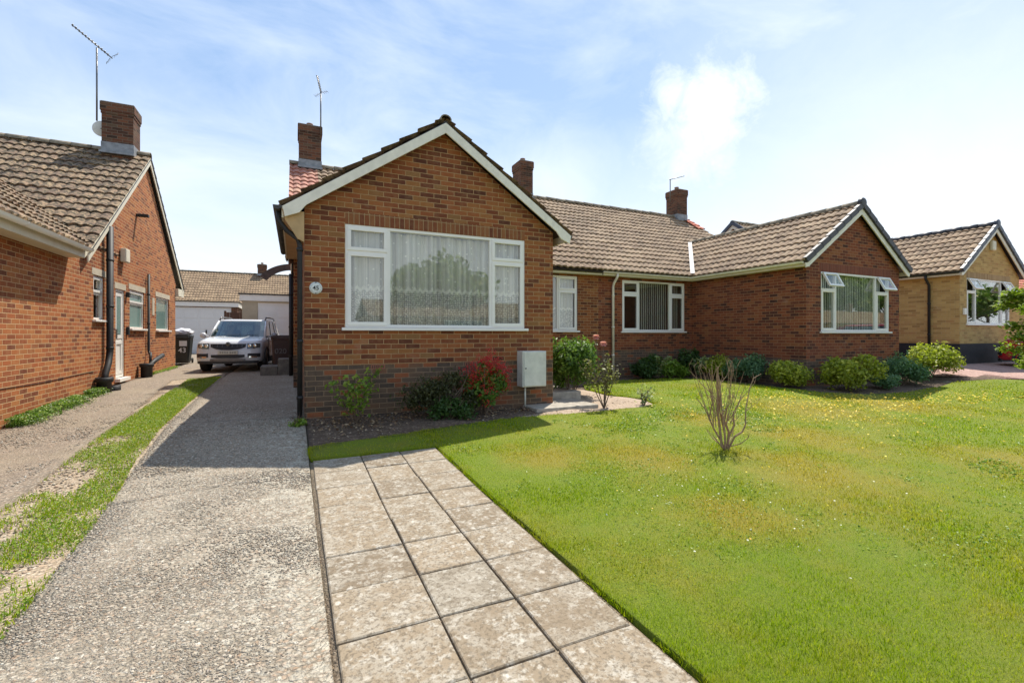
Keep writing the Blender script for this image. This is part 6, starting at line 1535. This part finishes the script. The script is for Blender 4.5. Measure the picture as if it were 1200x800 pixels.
    for s_ in (-1, 1):
        xs = sorted((s_*.50, s_*.83)); hl = patch('headlight', xs[0], xs[1], .70, .865, LAMPG, .016, shape=lambda x, b, t: (b+.04*((abs(x)-.5)/.33)**2, t-.01*((abs(x)-.5)/.33)))
        for q in (.57, .70):
            m = MB(); cx = s_*q; m.lathe((cx, nose(cx, fz(.78, 0), .022), .785), [(0, .0), (.042, -.004), (.055, .004), (.055, .02)], 16, axis='Y'); m.build('lamp_reflector', CHROME, hl)
        xs = sorted((s_*.52, s_*.84)); patch('fog_lamp_recess', xs[0], xs[1], .45, .56, BLKP, .012)
        xs = sorted((s_*.56, s_*.76)); patch('fog_lamp', xs[0], xs[1], .43, .475, CHROME, .02)
    patch('bumper_underside', -.80, .80, .26, .335, BLKP, .0)
    # wipers and interior hints
    m = MB(); m.tube([(-.5, 1.04, 1.085), (.1, 1.12, 1.14)], .008, 4); m.tube([(.1, 1.03, 1.085), (.62, 1.16, 1.13)], .008, 4); m.build('wiper', BLK, r)
    if full:
        m = MB()
        for s_ in (-1, 1): m.box((s_*.36-.22, 2.1, .9), (s_*.36+.22, 2.3, 1.28)); m.box((s_*.36-.12, 2.12, 1.28), (s_*.36+.12, 2.24, 1.46))
        m.build('seat', plain('seat_fabric', (.07, .07, .07), .9), r, bevel=.04)
        m = MB(); N_ = 20
        pts = [(.36+.18*math.cos(6.2832*k/N_), 1.62+.06*math.sin(6.2832*k/N_), 1.12+.15*math.sin(6.2832*k/N_)) for k in range(N_+1)]; m.tube(pts, .014, 6, caps=False); m.build('steering_wheel', BLK, r)
    return r
WPAINT = plain('white_car_paint', (.68, .69, .70), .25, .01, 2, Coat_Weight=.8, Coat_Roughness=.05)
RPAINT = plain('red_car_paint', (.42, .012, .015), .25, .03, 2, Coat_Weight=.8, Coat_Roughness=.05)
BLKP = plain('black_trim_plastic', (.025, .025, .027), .55, .2, 10); MIRDK = plain('grey_mirror_cap', (.35, .36, .37), .35, .05, 5)
CHROME = plain('lamp_chrome', (.75, .73, .66), .12, .02, 5, Metallic=.9)
def cg():
    m, nt, out = mat('tinted_car_glass'); fr = schlick(nt); tr = nt.n('ShaderNodeBsdfTransparent', ins={'Color': (.30, .38, .38)}); gl = nt.n('ShaderNodeBsdfGlossy', ins={'Roughness': .02, 'Color': (.9, .97, 1)})
    f = nt.math('ADD', nt.math('MULTIPLY', fr.outputs[0], 2.0), .06, True); mx = nt.n('ShaderNodeMixShader'); nt.set(mx.inputs[0], f); nt.l.new(tr.outputs[0], mx.inputs[1]); nt.l.new(gl.outputs[0], mx.inputs[2]); nt.l.new(mx.outputs[0], out.inputs[0]); return m
CARGLASS = cg()
LAMPG = plain('headlight_lens', (.10, .10, .095), .08, .1, 30, Coat_Weight=1.0)
car((-1.80, 16.15, g(-1.8, 17)), R_(-7), WPAINT, 'white compact off-road car with roof rails parked nose-out between the two bungalows')
car((20.75, 6.85, g(20.7, 5)), R_(180), RPAINT, 'red car mostly hidden behind the lime-leaved tree at the right edge', W=1.75, L=4.0, H=1.5, full=False)

h1.location = (2.2, 9, -1.2); under(h1)
